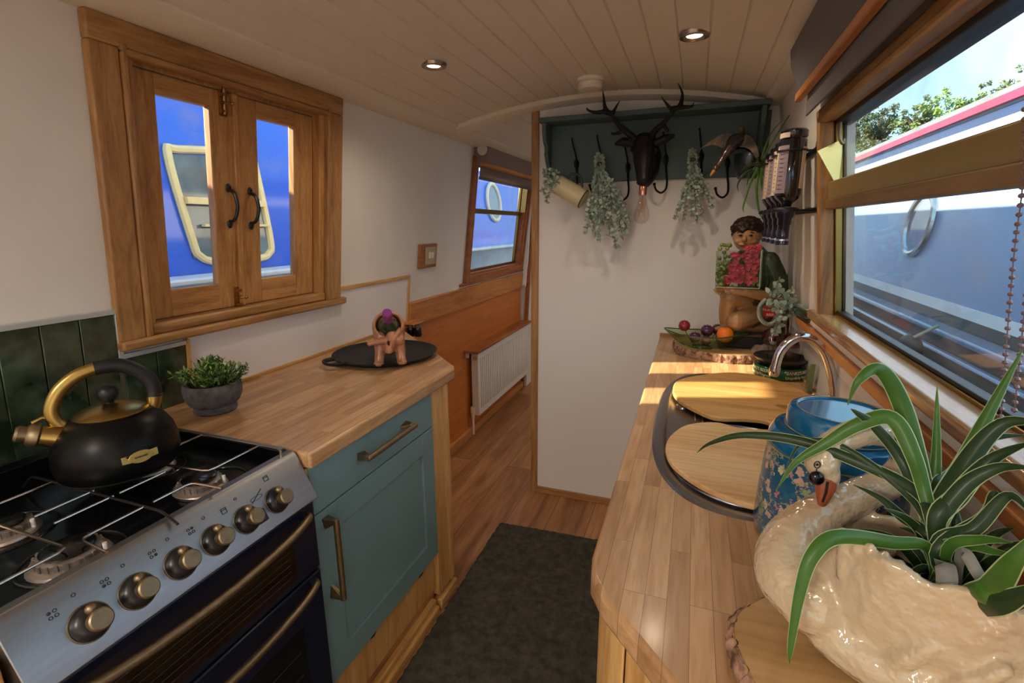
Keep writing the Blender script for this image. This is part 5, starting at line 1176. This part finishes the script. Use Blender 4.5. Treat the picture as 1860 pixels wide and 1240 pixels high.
# hull of the body: an open boat shape with scalloped wings, long axis from chest (-x,+y) to tail (+x,-y)
ax = Vector((.66, -.62, 0)).normalized(); sd = Vector((-ax.y, ax.x, 0)); sd = -sd if sd.y > 0 else sd      # sd points towards the camera side
ax, sd = Vector((.78, -.50, 0)).normalized(), Vector((-.50, -.78, 0)).normalized()
SC = Vector((.250, .548, .932))
def shell(ins, ztop, name_unused=None):
    rows = []; nA = 144
    for t in [0, .12, .28, .45, .62, .78, .9, 1.0]:
        row = []
        for i in range(nA):
            a = 2*PI*i/nA; c, s = math.cos(a), math.sin(a)
            rx = .118 - ins; ry = .094 - ins
            prof = (.52 + .48*math.sin(min(1, t*1.25) * PI/2)) if t < .8 else 1.0 - .03*(t - .8)/.2
            ss = max(0, min(1, (c + .82) / .34)); ss = ss*ss*(3 - 2*ss)
            top = .100 + .022*max(0, c)**2 - .012*max(0, -c)**2 + (.054*max(0, s)**.7*ss + .020*max(0, -s)**.7)*min(1, t*1.2) + .009*abs(math.sin(a*6.5)) * (1 if t > .95 else 0)
            z = t * top; lump = 1 + .02*math.sin(a*9 + t*5)*t
            row.append(SC + ax*(c*rx*prof*lump) + sd*(s*ry*prof*lump) + Vector((0, 0, max(ins, z))))
        rows.append(row)
    return rows
bm = BM(); o_ = shell(0, 0); i_ = shell(.009, 0); vo = [[bm.verts.new(p) for p in r] for r in o_]; vi = [[bm.verts.new(p) for p in r] for r in i_]
for g in (vo, vi):
    for a, b in zip(g, g[1:]):
        for j in range(144): face(bm, [a[j], a[(j+1) % 144], b[(j+1) % 144], b[j]])
    face(bm, g[0])
for j in range(144): face(bm, [vo[-1][j], vo[-1][(j+1) % 144], vi[-1][(j+1) % 144], vi[-1][j]])
# neck and chest joined to the shell
def N(px, py, y): return at(px, py, y)
NP = [N(1480, 1085, .535), N(1432, 1040, .560), N(1437, 985, .590), N(1490, 935, .625), N(1560, 900, .655), N(1625, 868, .672), N(1650, 830, .668), N(1628, 795, .655), N(1580, 783, .642), N(1530, 797, .632), N(1497, 825, .625)]
chain(bm, NP, [.040, .036, .031, .025, .021, .0185, .0175, .0170, .0165, .0165, .018], 18, 5)
ell(bm, N(1493, 838, .623), (.019, .022, .021)); ell(bm, N(1500, 862, .618), (.015, .016, .020))
chain(bm, [SC - ax*.066 + sd*.058 + Vector((0, 0, .125)), SC - ax*.078 + sd*.052 + Vector((0, 0, .080)), SC - ax*.055 + sd*.062 + Vector((0, 0, .045)), SC + ax*.03 + sd*.066 + Vector((0, 0, .045)), SC + ax*.10 + sd*.04 + Vector((0, 0, .07))], [.014, .027, .032, .031, .020], 14)
for f in range(5): chain(bm, [SC + ax*(-.052 + .008*f) + sd*.080 + Vector((0, 0, .120 - .004*f)), SC + ax*(-.058 + .012*f) + sd*.080 + Vector((0, 0, .166 - .002*f))], [.006, .0045], 8)
# folded wings with feather ends on both sides
for sgn in (1, -1):
    for f in range(7):
        a = -2.5 + f*.42; base = SC + ax*(math.cos(a)*.10) + sd*(sgn*abs(math.sin(a))*.080) + Vector((0, 0, .040 + .004*f)); 
        tip = SC + ax*(math.cos(a)*.10 + .035) + sd*(sgn*(abs(math.sin(a))*.088)) + Vector((0, 0, .090 + .006*f))
        chain(bm, [base, base.lerp(tip, .5) + sd*sgn*.004, tip], [.012, .010, .006], 10)
obj('body', bm, SW, swn, remesh=.0026, smooth=2)
BEAK = mat('beak_orange', '#9c5230', .4, noise=.2, nscale=60, coat=.3)
bm = BM(); chain(bm, [N(1500, 862, .615), N(1499, 885, .610), N(1493, 912, .606)], [.0125, .011, .0055], 12); bk = obj('beak', bm, BEAK, swn, remesh=.0015, smooth=1)
bm = BM(); tube(bm, [N(1503, 875, .5975), N(1500, 895, .5985), N(1494, 911, .5995)], .0013, 6); obj('beak_line', bm, BLACKM, bk)
bm = BM(); ell(bm, N(1483, 868, .600), (.008, .006, .0085)); obj('beak_knob', bm, BLACKG, swn)
ec = N(1484, 843, .602); bm = BM(); tube(bm, [ec + Vector((.0030*math.cos(t), -.001, .0040*math.sin(t))) for t in [2*PI*i/16 for i in range(16)]], .0007, 5, closed=True); tube(bm, [ec + Vector((0, -.001, -.005)), N(1483, 862, .599)], .0007, 5); ell(bm, ec + Vector((0, -.0008, 0)), (.0016, .001, .0018), seg=10); obj('eye', bm, BLACKM, swn)
bm = BM(); lathe(bm, [(0, 0), (.078, 0), (.03, .004), (0, .005)], SC + Vector((.006, -.002, .080)), 30, Matrix.Rotation(0, 3, 'Z')); 
SOIL = mat('dark_soil', '#140f0c', .95, bump=1, bscale=90, noise=.4, nscale=40)
bm.free(); bm = BM(); lp = []
for kk, zz in ((0.0, .082), (.5, .080), (1.0, .074)):
    lp.append([bm.verts.new(SC + ax*(math.cos(2*PI*i/40)*.108*kk) + sd*(math.sin(2*PI*i/40)*.084*kk) + Vector((0, 0, zz + random.gauss(0, .0015)))) for i in range(40)])
for a, b in zip(lp, lp[1:]):
    for i in range(40): face(bm, [a[i], a[(i+1) % 40], b[(i+1) % 40], b[i]])
bmesh.ops.remove_doubles(bm, verts=bm.verts, dist=.0001)
obj('soil', bm, SOIL, swn)

# ---- spider plant
SPG = [mat('spider_green', '#426e28', .38, noise=.12, nscale=40), mat('spider_cream', '#b4c494', .4), mat('spider_dark', '#243e20', .38, noise=.12, nscale=40), mat('spider_dry', '#8c8c84', .6, noise=.2, nscale=60)]
for m_ in SPG[:3]: m_.node_tree.nodes['Principled BSDF'].inputs['Subsurface Weight'].default_value = .15; m_.node_tree.nodes['Principled BSDF'].inputs['Subsurface Scale'].default_value = .01
def strap(bm, pts, W, face_dir=None, green=0, crease=.35, tipw=.08, basew=.45, k=7, edge=.11):
    W *= .80
    P = smooth_path(pts, k); n = len(P); prev = None
    for i, p in enumerate(P):
        t = i / (n - 1); w = W * min(1, basew + (1 - basew) * min(1, t / .35)) * (1 if t < .45 else max(tipw, 1 - ((t - .45)/.55)**1.7))
        tg = (P[min(i+1, n-1)] - P[max(i-1, 0)]).normalized(); view = (p - EYE).normalized() if face_dir is None else Vector(face_dir)
        s = tg.cross(view); s = s.normalized() if s.length > 1e-4 else tg.orthogonal().normalized(); nn = s.cross(tg).normalized()
        if nn.z < 0 and face_dir is None: pass
        cols = [p - s*w + nn*w*crease, p - s*w*(1-edge*1.0) + nn*w*crease*.7, p - s*w*.12, p + s*w*.12, p + s*w*(1-edge) + nn*w*crease*.7, p + s*w + nn*w*crease]
        cur = [bm.verts.new(c) for c in cols]
        if prev:
            for j, mi in enumerate((1, green, 1 if green == 0 and False else green, green, 1)): face(bm, [prev[j], prev[j+1], cur[j+1], cur[j]], mi)
        prev = cur
spl = thing('spider_plant', 'variegated spider plant with long arching leaves growing in the swan planter', 'plant', SC + Vector((0, 0, .08)))
bm = BM(); RT = SC + Vector((.018, .0, .078))
def SPL(pts, W, g=0, **kw):
    n = len(pts); P = [RT + Vector((random.gauss(0, .008), random.gauss(0, .008), 0))] + [at(a, b, y) for a, b, y in pts]; strap(bm, P, W, green=g, **kw)
SPL([(1700, 960, .55), (1760, 820, .60), (1860, 630, .63)], .0115, 0, tipw=.02)
SPL([(1690, 950, .57), (1700, 840, .60), (1702, 700, .62)], .0075, 0, tipw=.02)
SPL([(1690, 940, .56), (1670, 850, .59), (1640, 740, .61), (1600, 672, .61), (1560, 690, .60), (1540, 735, .60)], .0115, 0)
SPL([(1690, 930, .55), (1660, 830, .58), (1620, 760, .60), (1560, 770, .60), (1500, 805, .60), (1445, 840, .60), (1410, 890, .60)], .0105, 0)
SPL([(1690, 950, .54), (1660, 890, .57), (1560, 840, .60), (1450, 800, .62), (1350, 790, .64), (1290, 805, .66), (1266, 822, .67)], .0080, 2)
SPL([(1690, 960, .54), (1650, 900, .57), (1570, 835, .60), (1500, 800, .62), (1450, 810, .63), (1425, 860, .63)], .0050, 2)
SPL([(1700, 960, .54), (1750, 850, .57), (1820, 770, .58), (1900, 770, .56)], .0120, 2)
SPL([(1700, 960, .53), (1740, 900, .54), (1800, 835, .55), (1880, 800, .53)], .0110, 2)
SPL([(1700, 975, .53), (1745, 890, .54), (1810, 850, .54), (1880, 850, .52)], .0095, 2)
SPL([(1690, 1000, .52), (1620, 985, .51), (1520, 975, .49), (1475, 1010, .475), (1452, 1080, .465), (1436, 1175, .455), (1434, 1205, .455)], .0090, 0)
SPL([(1690, 960, .55), (1640, 840, .59), (1590, 775, .60), (1560, 752, .60), (1545, 742, .60)], .0075, 2)
SPL([(1690, 960, .55), (1670, 880, .58), (1640, 830, .60), (1625, 790, .61)], .0090, 2)
SPL([(1690, 980, .54), (1640, 940, .57), (1600, 905, .59), (1550, 880, .61)], .0070, 2)
SPL([(1700, 990, .52), (1770, 960, .52), (1830, 900, .52), (1870, 930, .50)], .0080, 2)
SPL([(1700, 1000, .52), (1760, 990, .50), (1800, 1000, .48), (1850, 1010, .46)], .0060, 0)
SPL([(1700, 1010, .51), (1790, 940, .53), (1805, 900, .53), (1808, 890, .53)], .0080, 2)
SPL([(1720, 1000, .50), (1780, 980, .48), (1840, 985, .46)], .0060, 0)
SPL([(1760, 1080, .46), (1800, 1070, .44), (1840, 1020, .42), (1890, 960, .42)], .0120, 0)
SPL([(1780, 1100, .45), (1830, 1090, .43), (1890, 1060, .41)], .0120, 2)
SPL([(1700, 900, .57), (1730, 860, .60), (1790, 800, .62), (1870, 790, .62)], .0080, 2)
for i in range(12):
    a = random.uniform(0, 2*PI); L = random.uniform(.05, .10); tip = RT + Vector((math.cos(a)*L, math.sin(a)*L*.6, random.uniform(.03, .10)))
    strap(bm, [RT, RT.lerp(tip, .5) + Vector((0, 0, .03)), tip], .006, green=2)
obj('foliage', bm, [SPG[0], SPG[1], SPG[2]], spl)
bm = BM()
strap(bm, [RT + Vector((.004, -.01, 0)), at(1715, 1025, .50), at(1720, 1050, .48), at(1712, 1100, .465), at(1706, 1150, .46)], .0095, green=0, tipw=.02); strap(bm, [RT + Vector((.004, -.01, 0)), at(1745, 1005, .50), at(1775, 1040, .485), at(1795, 1080, .47), at(1790, 1110, .465)], .0060, green=0)
obj('dry_leaves', bm, [SPG[3], SPG[3]], spl)
# brown wood block and grey pouch behind the plant at the right
bm = BM(); box(bm, .335, .369, .45, .62, 1.00, 1.05); tag(obj('wooden_bracket', bm, W_DARKRED, None, bevel=.004), 'brown wooden bracket on the splash panel behind the spider plant', 'bracket')

# ---- right roller blind
rbl = thing('roller_blind', 'grey fabric pelmet blind with orange wood strip over the right window', 'blind', (.28, 1.0, 1.75))
FG = mat('grey_fabric', '#6c6a6c', .85, bump=.15, bscale=500)
bm = BM(); XW = lambda z: RX - K * (z - .9)
prism(bm, [(XW(1.86) - .002, 1.86), (.215, 1.855), (.200, 1.84), (.205, 1.80), (.232, 1.735), (XW(1.735) - .012, 1.735)], -.2, 1.60, fn=lambda a, b, h: (a, h, b)); obj('pelmet', bm, FG, rbl, bevel=.006, seg=3)
bm = BM(); box(bm, .226, .243, -.2, 1.61, 1.712, 1.735); obj('wood_strip', bm, W_RAIL, rbl, bevel=.003)
bm = BM(); box(bm, .245, .250, -.2, 1.545, 1.665, 1.74); obj('cloth', bm, FG, rbl)
ch = thing('bead_chain', 'looped brown bead pull chain hanging in front of the right window', 'chain', (.30, .66, 1.5)); bm = BM()
for path in ([at(1862, 180, .62), at(1858, 330, .64), at(1843, 450, .66), at(1830, 600, .67), at(1818, 760, .68)], [at(1866, 520, .64), at(1852, 650, .65), at(1842, 750, .66)]):
    P = smooth_path(path, 40); acc = 0; last = P[0]; tube(bm, P[::8], .0006, 4)
    for a, b in zip(P, P[1:]):
        acc += (b - a).length
        if acc > .0085: acc = 0; ell(bm, b, (.0030, .0030, .0026), seg=8)
obj('beads', bm, mat('bead_brown', '#7c6468', .35, coat=.3), ch)
# ================================================================== PARTITION
# ---- coat shelf
cs = thing('coat_rack_shelf', 'dark teal wall shelf with scrolled bracket and a row of black hooks', 'shelf', (-.2, 2.2, 1.7))
YB, YF, ZT, ZB = 2.268, 2.165, 1.846, 1.582
bm = BM(); box(bm, -.655, .245, YB, PY, ZB, ZT - .02); bb = obj('back_board', bm, TEALD, cs, bevel=.002)
bm = BM(); box(bm, -.668, .232, YF, PY, ZT - .020, ZT); obj('top_board', bm, TEALD, cs, bevel=.003)
def bracket(x):
    bm = BM(); pr = [(YB, ZT - .02), (YF + .006, ZT - .02), (YF + .010, ZT - .06), (YF + .022, ZT - .095), (YF + .045, ZT - .115), (YF + .05, ZT - .13), (YF + .043, ZT - .145), (YF + .06, ZT - .17), (YF + .085, ZT - .20), (YB - .005, ZT - .25), (YB, ZB + .01)]
    prism(bm, pr, x, x + .018, fn=lambda a, b, h: (h, a, b)); return obj('side_bracket', bm, TEALD, cs, bevel=.002)
bracket(-.655); bracket(.200)
HOOKM = mat('hook_iron', '#1c1a1e', .5, .5)
def hook(x, z):
    bm = BM(); y = YB
    tube(bm, smooth_path([(x - .012, y - .045, z + .100), (x - .008, y - .040, z + .075), (x, y - .012, z + .030), (x + .002, y - .010, z)], 5), [.0045, .0038, .0034] + [.0036]*13, 8)
    tube(bm, [(x + .002, y - .010, z + .018), (x + .004, y - .012, z + .004), (x + .004, y - .012, z - .012), (x + .005, y - .010, z - .030)], [.004, .0125, .0125, .004], 12, flat=.5)
    P = smooth_path([(x + .004, y - .008, z - .02), (x + .008, y - .018, z - .055), (x + .014, y - .030, z - .095), (x + .012, y - .046, z - .125), (x - .006, y - .056, z - .140), (x - .026, y - .060, z - .128), (x - .034, y - .060, z - .105)], 5)
    tube(bm, P, [.0042]*(len(P) - 1) + [.0062], 8); ell(bm, P[-1], .0065, seg=10)
    return obj('hook', bm, HOOKM, cs)
for px, zc in ((1045, 1.665), (1090, 1.67), (1139, 1.66), (1208, 1.665), (1272, 1.67), (1320, 1.66)): hook(at(px, 290, 2.25).x, zc - (.02 if px in (1139, 1320) else 0))
for o in [c for c in cs.children if c.name.startswith('hook')]: pass
# ---- stag head
sg2 = thing('stag_head', 'black cast iron stag head with branching antlers mounted on the teal shelf board', 'stag head', (-.22, 2.2, 1.62))
BLK = mat('stag_black', '#131217', .5, .2, bump=.4, bscale=60); G = lambda px, py, y: at(px, py, y)
bm = BM(); ell(bm, G(1172, 268, 2.17), (.055, .05, .055)); chain(bm, [G(1170, 262, 2.14), G(1169, 290, 2.10), G(1168, 312, 2.075), G(1168, 325, 2.06)], [.046, .040, .029, .025]); chain(bm, [G(1178, 285, 2.20), G(1178, 310, 2.18), G(1172, 328, 2.13)], [.052, .042, .028])
ell(bm, G(1168, 331, 2.06), (.026, .02, .014)); ell(bm, G(1149, 272, 2.12), (.010, .012, .010)); ell(bm, G(1191, 272, 2.12), (.010, .012, .010))
for pts, rr in ((((1150, 262), (1132, 258), (1118, 262)), (.013, .019, .005)), (((1190, 260), (1208, 252), (1224, 246)), (.013, .018, .005))): chain(bm, [G(a, b, 2.13) for a, b in pts], rr)
def antler(main, tines, ys):
    P = smooth_path([G(a, b, y) for (a, b), y in zip(main, ys)], 6); n = len(P); tube(bm, P, [.0155 - .011*(i/(n-1)) for i in range(n)], 10); ell(bm, P[0], .017, seg=10)
    for tn, r0 in tines: Q_ = smooth_path([G(a, b, ys[1] - .02) for a, b in tn], 5); m = len(Q_); tube(bm, Q_, [r0*(1 - .85*i/(m-1)) for i in range(m)], 8)
antler([(1157, 258), (1145, 245), (1125, 228), (1115, 213), (1110, 205)], [([(1114, 208), (1100, 203), (1082, 204), (1068, 200), (1066, 194)], .0125), ([(1105, 206), (1099, 195), (1097, 180), (1095, 164)], .0115), ([(1112, 208), (1118, 196), (1126, 182)], .0095), ([(1131, 238), (1122, 242), (1112, 243), (1110, 239)], .0095)], (2.14, 2.12, 2.09, 2.07, 2.07))
antler([(1177, 257), (1188, 240), (1203, 225), (1218, 210), (1226, 200)], [([(1222, 198), (1232, 196), (1246, 194), (1257, 193), (1260, 186)], .0125), ([(1232, 198), (1238, 184), (1239, 168), (1231, 150)], .0115), ([(1222, 201), (1212, 190), (1200, 174)], .0095), ([(1205, 226), (1210, 234), (1214, 239), (1214, 233)], .0095)], (2.14, 2.12, 2.09, 2.07, 2.07))
obj('head', bm, BLK, sg2, remesh=.0028, smooth=1)
# ---- squirrel cage bulb
bu_ = thing('light_bulb', 'clear pear shaped filament bulb with copper cap below the stag head', 'bulb', G(1168, 345, 2.07)); BC = G(1168, 343, 2.07); kb = S(1, BC)
COP = mat('copper', '#d89a7c', .25, 1); bm = BM(); lathe(bm, [(0, -11*kb), (7*kb, -11*kb), (7.2*kb, -8*kb), (7*kb, 6*kb), (5*kb, 9*kb), (0, 9*kb)], BC, 28); obj('cap', bm, COP, bu_)
bm = BM(); lathe(bm, [(5.5*kb, -10*kb), (6*kb, -16*kb), (9*kb, -28*kb), (13.2*kb, -40*kb), (14.2*kb, -47*kb), (12.5*kb, -55*kb), (7*kb, -60*kb), (1.5*kb, -61.5*kb), (0, -63*kb)], BC, 32); obj('glass', bm, glass('bulb_glass', '#f6f2ee', .03), bu_)
bm = BM()
for i in range(6):
    a = PI*i/3; tube(bm, [BC + Vector((3*kb*math.cos(a), 3*kb*math.sin(a), -20*kb)), BC + Vector((6*kb*math.cos(a+.5), 6*kb*math.sin(a+.5), -50*kb))], .0006, 5)
tube(bm, [BC + Vector((0, 0, -10*kb)), BC + Vector((0, 0, -34*kb))], .0018, 6); obj('filament', bm, mat('filament', '#c9a27a', .4, .6), bu_)
bm = BM(); tube(bm, [BC + Vector((0, 0, 8*kb)), BC + Vector((0, .01, 40*kb))], .002, 6); obj('flex', bm, BLACKM, bu_)
# ---- mug on first hook
mg = thing('enamel_mug', 'cream mug hanging tilted on the leftmost hook', 'mug', G(1034, 348, 2.19)); MC = G(1034, 350, 2.185); km = S(1, MC)
axm = (G(1050, 382, 2.185) - G(1058, 336, 2.185)); a0 = G(1012, 334, 2.185); a1 = G(1060, 362, 2.185); dm = (a1 - a0).normalized(); m3 = dm.to_track_quat('Z', 'Y').to_matrix(); L = (a1 - a0).length; R0 = .042
bm = BM(); lathe(bm, [(R0*.9, 0), (R0*.94, -.001), (R0, .002), (R0*.97, L*.95), (R0*.93, L), (0, L), (0, L - .003), (R0*.9, L - .005), (R0*.93, .004)][:6], a0, 32, m3)
obj('cup', bm, mat('mug_cream', '#d3c9a4', .35, noise=.06, nscale=12), mg)
bm = BM(); tube(bm, [a1 + m3 @ Vector((R0*.955*math.cos(t), R0*.955*math.sin(t), -.0015)) for t in [2*PI*i/32 for i in range(32)]], .0022, 6, closed=True); obj('worn_rim', bm, mat('mug_rim', '#3a342c', .5), mg)
bm = BM(); upd = Vector((0, 0, 1)) - dm * dm.z; upd.normalize(); tube(bm, smooth_path([a0 + dm*L*.2 + upd*R0*.95, a0 + dm*L*.28 + upd*(R0 + .026), a0 + dm*L*.55 + upd*(R0 + .032), a0 + dm*L*.78 + upd*R0*.95], 6), .0055, 10); obj('handle', bm, mat('mug_handle', '#2f3a38', .4), mg)
bm = BM()
for pts in (((1010, 335), (995, 322), (990, 308)), ((1012, 335), (1002, 318), (1004, 306)), ((1008, 338), (990, 340), (986, 350)), ((1008, 342), (994, 352), (994, 366)), ((1010, 336), (996, 330), (986, 334)), ((1012, 333), (1010, 318), (1014, 309))): euc_branch(bm, [G(a, b, 2.15 + random.uniform(-.02, .02)) for a, b in pts], .017, .007, 3)
me_ = thing('mug_sprigs', 'dusty green eucalyptus sprigs poking out of the hanging cream mug', 'plant', G(1000, 335, 2.15)); obj('foliage', bm, EUC, me_)
# ---- hanging eucalyptus bunches
def bunch(top, tips, L, step, label, y=2.17, nm='eucalyptus_bunch'):
    t = thing(nm, label, 'dried plant', G(*top, y), 'dried eucalyptus bunches on the hooks'); bm = BM()
    for tip, mid in tips:
        yy = y - random.uniform(0, .045); P = [G(top[0] + random.uniform(-3, 3), top[1] - 10, y + .02), G(top[0] + random.uniform(-4, 4), top[1] + 10, y), G(*mid, yy), G(*tip, yy + .01)]; euc_branch(bm, P, L, step, 3)
    obj('foliage', bm, EUC, t); bm = BM(); lathe(bm, [(.010, -.008), (.012, 0), (.010, .008)], G(top[0], top[1] + 6, y), 14); obj('tie', bm, mat('twine', '#4a4038', .9), t)
bunch((1089, 292), [((1066, 424), (1072, 370)), ((1076, 400), (1080, 350)), ((1090, 440), (1086, 380)), ((1094, 410), (1095, 350)), ((1120, 452), (1108, 385)), ((1108, 430), (1102, 365)), ((1143, 420), (1122, 380)), ((1132, 436), (1116, 370)), ((1146, 404), (1118, 350)), ((1138, 372), (1112, 348)), ((1082, 430), (1078, 370)), ((1100, 400), (1092, 340)), ((1126, 400), (1106, 350)), ((1112, 380), (1098, 330)), ((1070, 390), (1080, 340))], .017, .0075, 'larger hanging bunch of grey green eucalyptus beside the cream mug')
bunch((1258, 284), [((1226, 398), (1242, 350)), ((1232, 380), (1246, 340)), ((1240, 402), (1248, 350)), ((1256, 396), (1256, 350)), ((1266, 406), (1262, 355)), ((1276, 394), (1268, 350)), ((1292, 380), (1276, 340)), ((1296, 366), (1278, 330)), ((1248, 340), (1254, 310)), ((1270, 345), (1264, 315)), ((1284, 360), (1270, 325)), ((1256, 330), (1256, 305))], .0135, .007, 'smaller hanging bunch of eucalyptus right of the stag head')
# ---- flying bird
fd = thing('bird_figurine', 'glazed flying bird figure with drooping wings and orange beak on the teal shelf', 'figurine', G(1340, 265, 2.13))
BIRD = mat('bird_glaze', '#241a26', .2, 0, .6, col2='#6a5444', nscale=14, coat=.8); BW = mat('bird_wing_inside', '#3c444c', .2, col2='#8c7454', nscale=18, coat=.8)
bm = BM(); chain(bm, [G(1372, 275, 2.15), G(1354, 258, 2.13), G(1336, 258, 2.11), G(1322, 272, 2.095), G(1312, 288, 2.085), G(1304, 301, 2.08)], [.010, .026, .030, .020, .0125, .0105]); ell(bm, G(1300, 305, 2.078), (.014, .013, .014)); ell(bm, G(1347, 236, 2.14), (.012, .010, .014)); chain(bm, [G(1347, 236, 2.14), G(1348, 252, 2.13)], [.010, .016])
obj('body', bm, BIRD, fd, remesh=.0025, smooth=2)
def wing(rootp, arc, ys):
    bm = BM(); top = smooth_path([G(a, b, y) for (a, b), y in zip(arc[0], ys)], 6); bot = smooth_path([G(a, b, y) for (a, b), y in zip(arc[1], ys)], 6)
    a = [bm.verts.new(p) for p in top]; b = [bm.verts.new(p) for p in bot]; a2 = [bm.verts.new(p + Vector((0, .007, .002))) for p in top]; b2 = [bm.verts.new(p + Vector((0, .004, 0))) for p in bot]
    n = len(a)
    for i in range(n - 1):
        face(bm, [a[i], a[i+1], b[i+1], b[i]], 1 if .15 < i/n < .8 else 0); face(bm, [a2[i], b2[i], b2[i+1], a2[i+1]]); face(bm, [a[i], a2[i], a2[i+1], a[i+1]]); face(bm, [b[i], b[i+1], b2[i+1], b2[i]])
    return obj('wing', bm, [BIRD, BW], fd)
wing(None, ([(1338, 250), (1320, 241), (1300, 250), (1282, 262), (1270, 272)], [(1330, 278), (1308, 267), (1294, 263), (1280, 267), (1270, 273)]), (2.11, 2.10, 2.09, 2.09, 2.09))
wing(None, ([(1342, 244), (1360, 246), (1372, 260), (1378, 278), (1378, 296)], [(1332, 270), (1348, 267), (1362, 272), (1370, 282), (1377, 297)]), (2.11, 2.09, 2.07, 2.06, 2.055))
bm = BM(); chain(bm, [G(1298, 308, 2.076), G(1291, 318, 2.07)], [.0078, .0035]); obj('beak', bm, mat('bird_beak', '#d8873c', .35), fd, remesh=.0012)
# ---- hanging pot with grassy leaves
hg = thing('hanging_plant', 'small plant with strappy green leaves trailing from a dark pot in the shelf corner', 'plant', G(1370, 300, 2.15)); PC = G(1362, 300, 2.15)
bm = BM(); lathe(bm, [(0, -.050), (.036, -.050), (.050, -.03), (.058, .02), (.058, .04), (.054, .04), (.05, .02), (0, .02)], PC, 30); obj('pot', bm, mat('dark_teal_pot', '#15262e', .3, coat=.5), hg)
bm = BM(); PR = PC + Vector((.03, -.03, .02))
for pts, ww, g in ((((1385, 290), (1400, 262), (1430, 215), (1436, 206)), .004, 0), (((1382, 290), (1392, 262), (1402, 240), (1425, 214)), .004, 0), (((1376, 305), (1362, 335), (1350, 375), (1352, 385)), .006, 0), (((1380, 305), (1374, 340), (1378, 380), (1386, 400)), .007, 0), (((1384, 305), (1384, 335), (1392, 370), (1394, 392)), .006, 0), (((1372, 304), (1350, 318), (1340, 336), (1342, 350)), .005, 2), (((1378, 300), (1362, 316), (1356, 340)), .006, 2), (((1385, 298), (1398, 305), (1400, 330)), .005, 2), (((1380, 296), (1360, 300), (1345, 312)), .006, 2)):
    strap(bm, [PR] + [at(a, b, 2.07 + random.uniform(-.02, .02)) for a, b in pts], ww, green=g)
for i in range(16):
    t = Vector((random.uniform(-.05, .02), random.uniform(-.06, .0), random.uniform(-.06, .05))); strap(bm, [PR, PR + t*.6 + Vector((0, 0, .02)), PR + t*1.1 - Vector((0, 0, .01))], .005, green=2)
obj('foliage', bm, [SPG[0], SPG[1], SPG[2]], hg)

# ================================================================== CEILING FITTINGS
al = thing('smoke_alarm', 'white round smoke alarm on the boarded ceiling near the arch', 'smoke alarm', (-.42, 2.03, 1.94)); AL = mat('alarm_white', '#e6e0d6', .45)
bm = BM(); zz = 1.943; lathe(bm, [(0, zz - .012), (.048, zz - .012), (.050, zz - .008), (.050, zz), (0, zz)], (-.42, 2.035, 0), 40); obj('base', bm, AL, al)
bm = BM(); lathe(bm, [(0, zz - .040), (.040, zz - .040), (.047, zz - .034), (.048, zz - .018), (.044, zz - .014), (.044, zz - .011), (0, zz - .011)], (-.42, 2.035, 0), 40); obj('cover', bm, AL, al)
LAMPS = []
CHR2 = mat('lamp_ring', '#a89a90', .3, .9); LENS = mat('lamp_lens', '#fff2dc', .4, emit='#ffdcae', estr=9)
def downlight(x, y, label, vis=True):
    z = cz(x) - .001; t = thing('ceiling_light', label, 'ceiling light', (x, y, z), 'recessed ceiling spotlights')
    bm = BM(); lathe(bm, [(.022, z - .004), (.030, z - .009), (.040, z - .007), (.043, z + .002), (.030, z + .004), (.022, z + .002)], (x, y, 0), 36, cap=False); obj('ring', bm, CHR2, t)
    bm = BM(); lathe(bm, [(0, z - .003), (.022, z - .003), (.022, z + .003), (0, z + .003)], (x, y, 0), 28); obj('lens', bm, LENS, t)
    l = bpy.data.lights.new('spot', 'SPOT'); l.energy = LAMP_W; l.spot_size = math.radians(150); l.spot_blend = .9; l.color = (1, .80, .58); l.shadow_soft_size = .02
    o = bpy.data.objects.new('lamp_light', l); C.objects.link(o); o.parent = t; o.location = (0, 0, -.012)
downlight(-.845, 1.572, 'left recessed ceiling spotlight with a glowing lens')
downlight(-.042, 1.612, 'right recessed ceiling spotlight with a glowing lens')
for x, y, n in ((-.845, -.5, 'left front'), (-.042, -.5, 'right front'), (-.845, -1.9, 'left rear'), (-.042, -1.9, 'right rear'), (-.845, 3.3, 'left hall'), (-.042, 3.3, 'right hall')): downlight(x, y, n + ' recessed ceiling spotlight, unseen and added to light the cabin')  # unseen extra spotlights, added to brighten the cabin
# unseen dome-shaped lamp, added behind the viewpoint to fill the galley with light
dl = thing('fill_lamp', 'unseen round fill lamp added on the ceiling behind the viewpoint', 'lamp', (-.62, -1.15, 1.9)); bm = BM(); ell(bm, (-.62, -1.15, 1.90), (.16, .16, .05)); obj('shade', bm, mat('fill_glow', '#fff4e6', .4, emit='#ffe6c8', estr=2), dl)
l = bpy.data.lights.new('dome', 'AREA'); l.shape = 'DISK'; l.size = .34; l.energy = FILL_W; l.color = (1, .90, .78); o = bpy.data.objects.new('fill_light', l); C.objects.link(o); o.parent = dl; o.location = (0, 0, -.06)
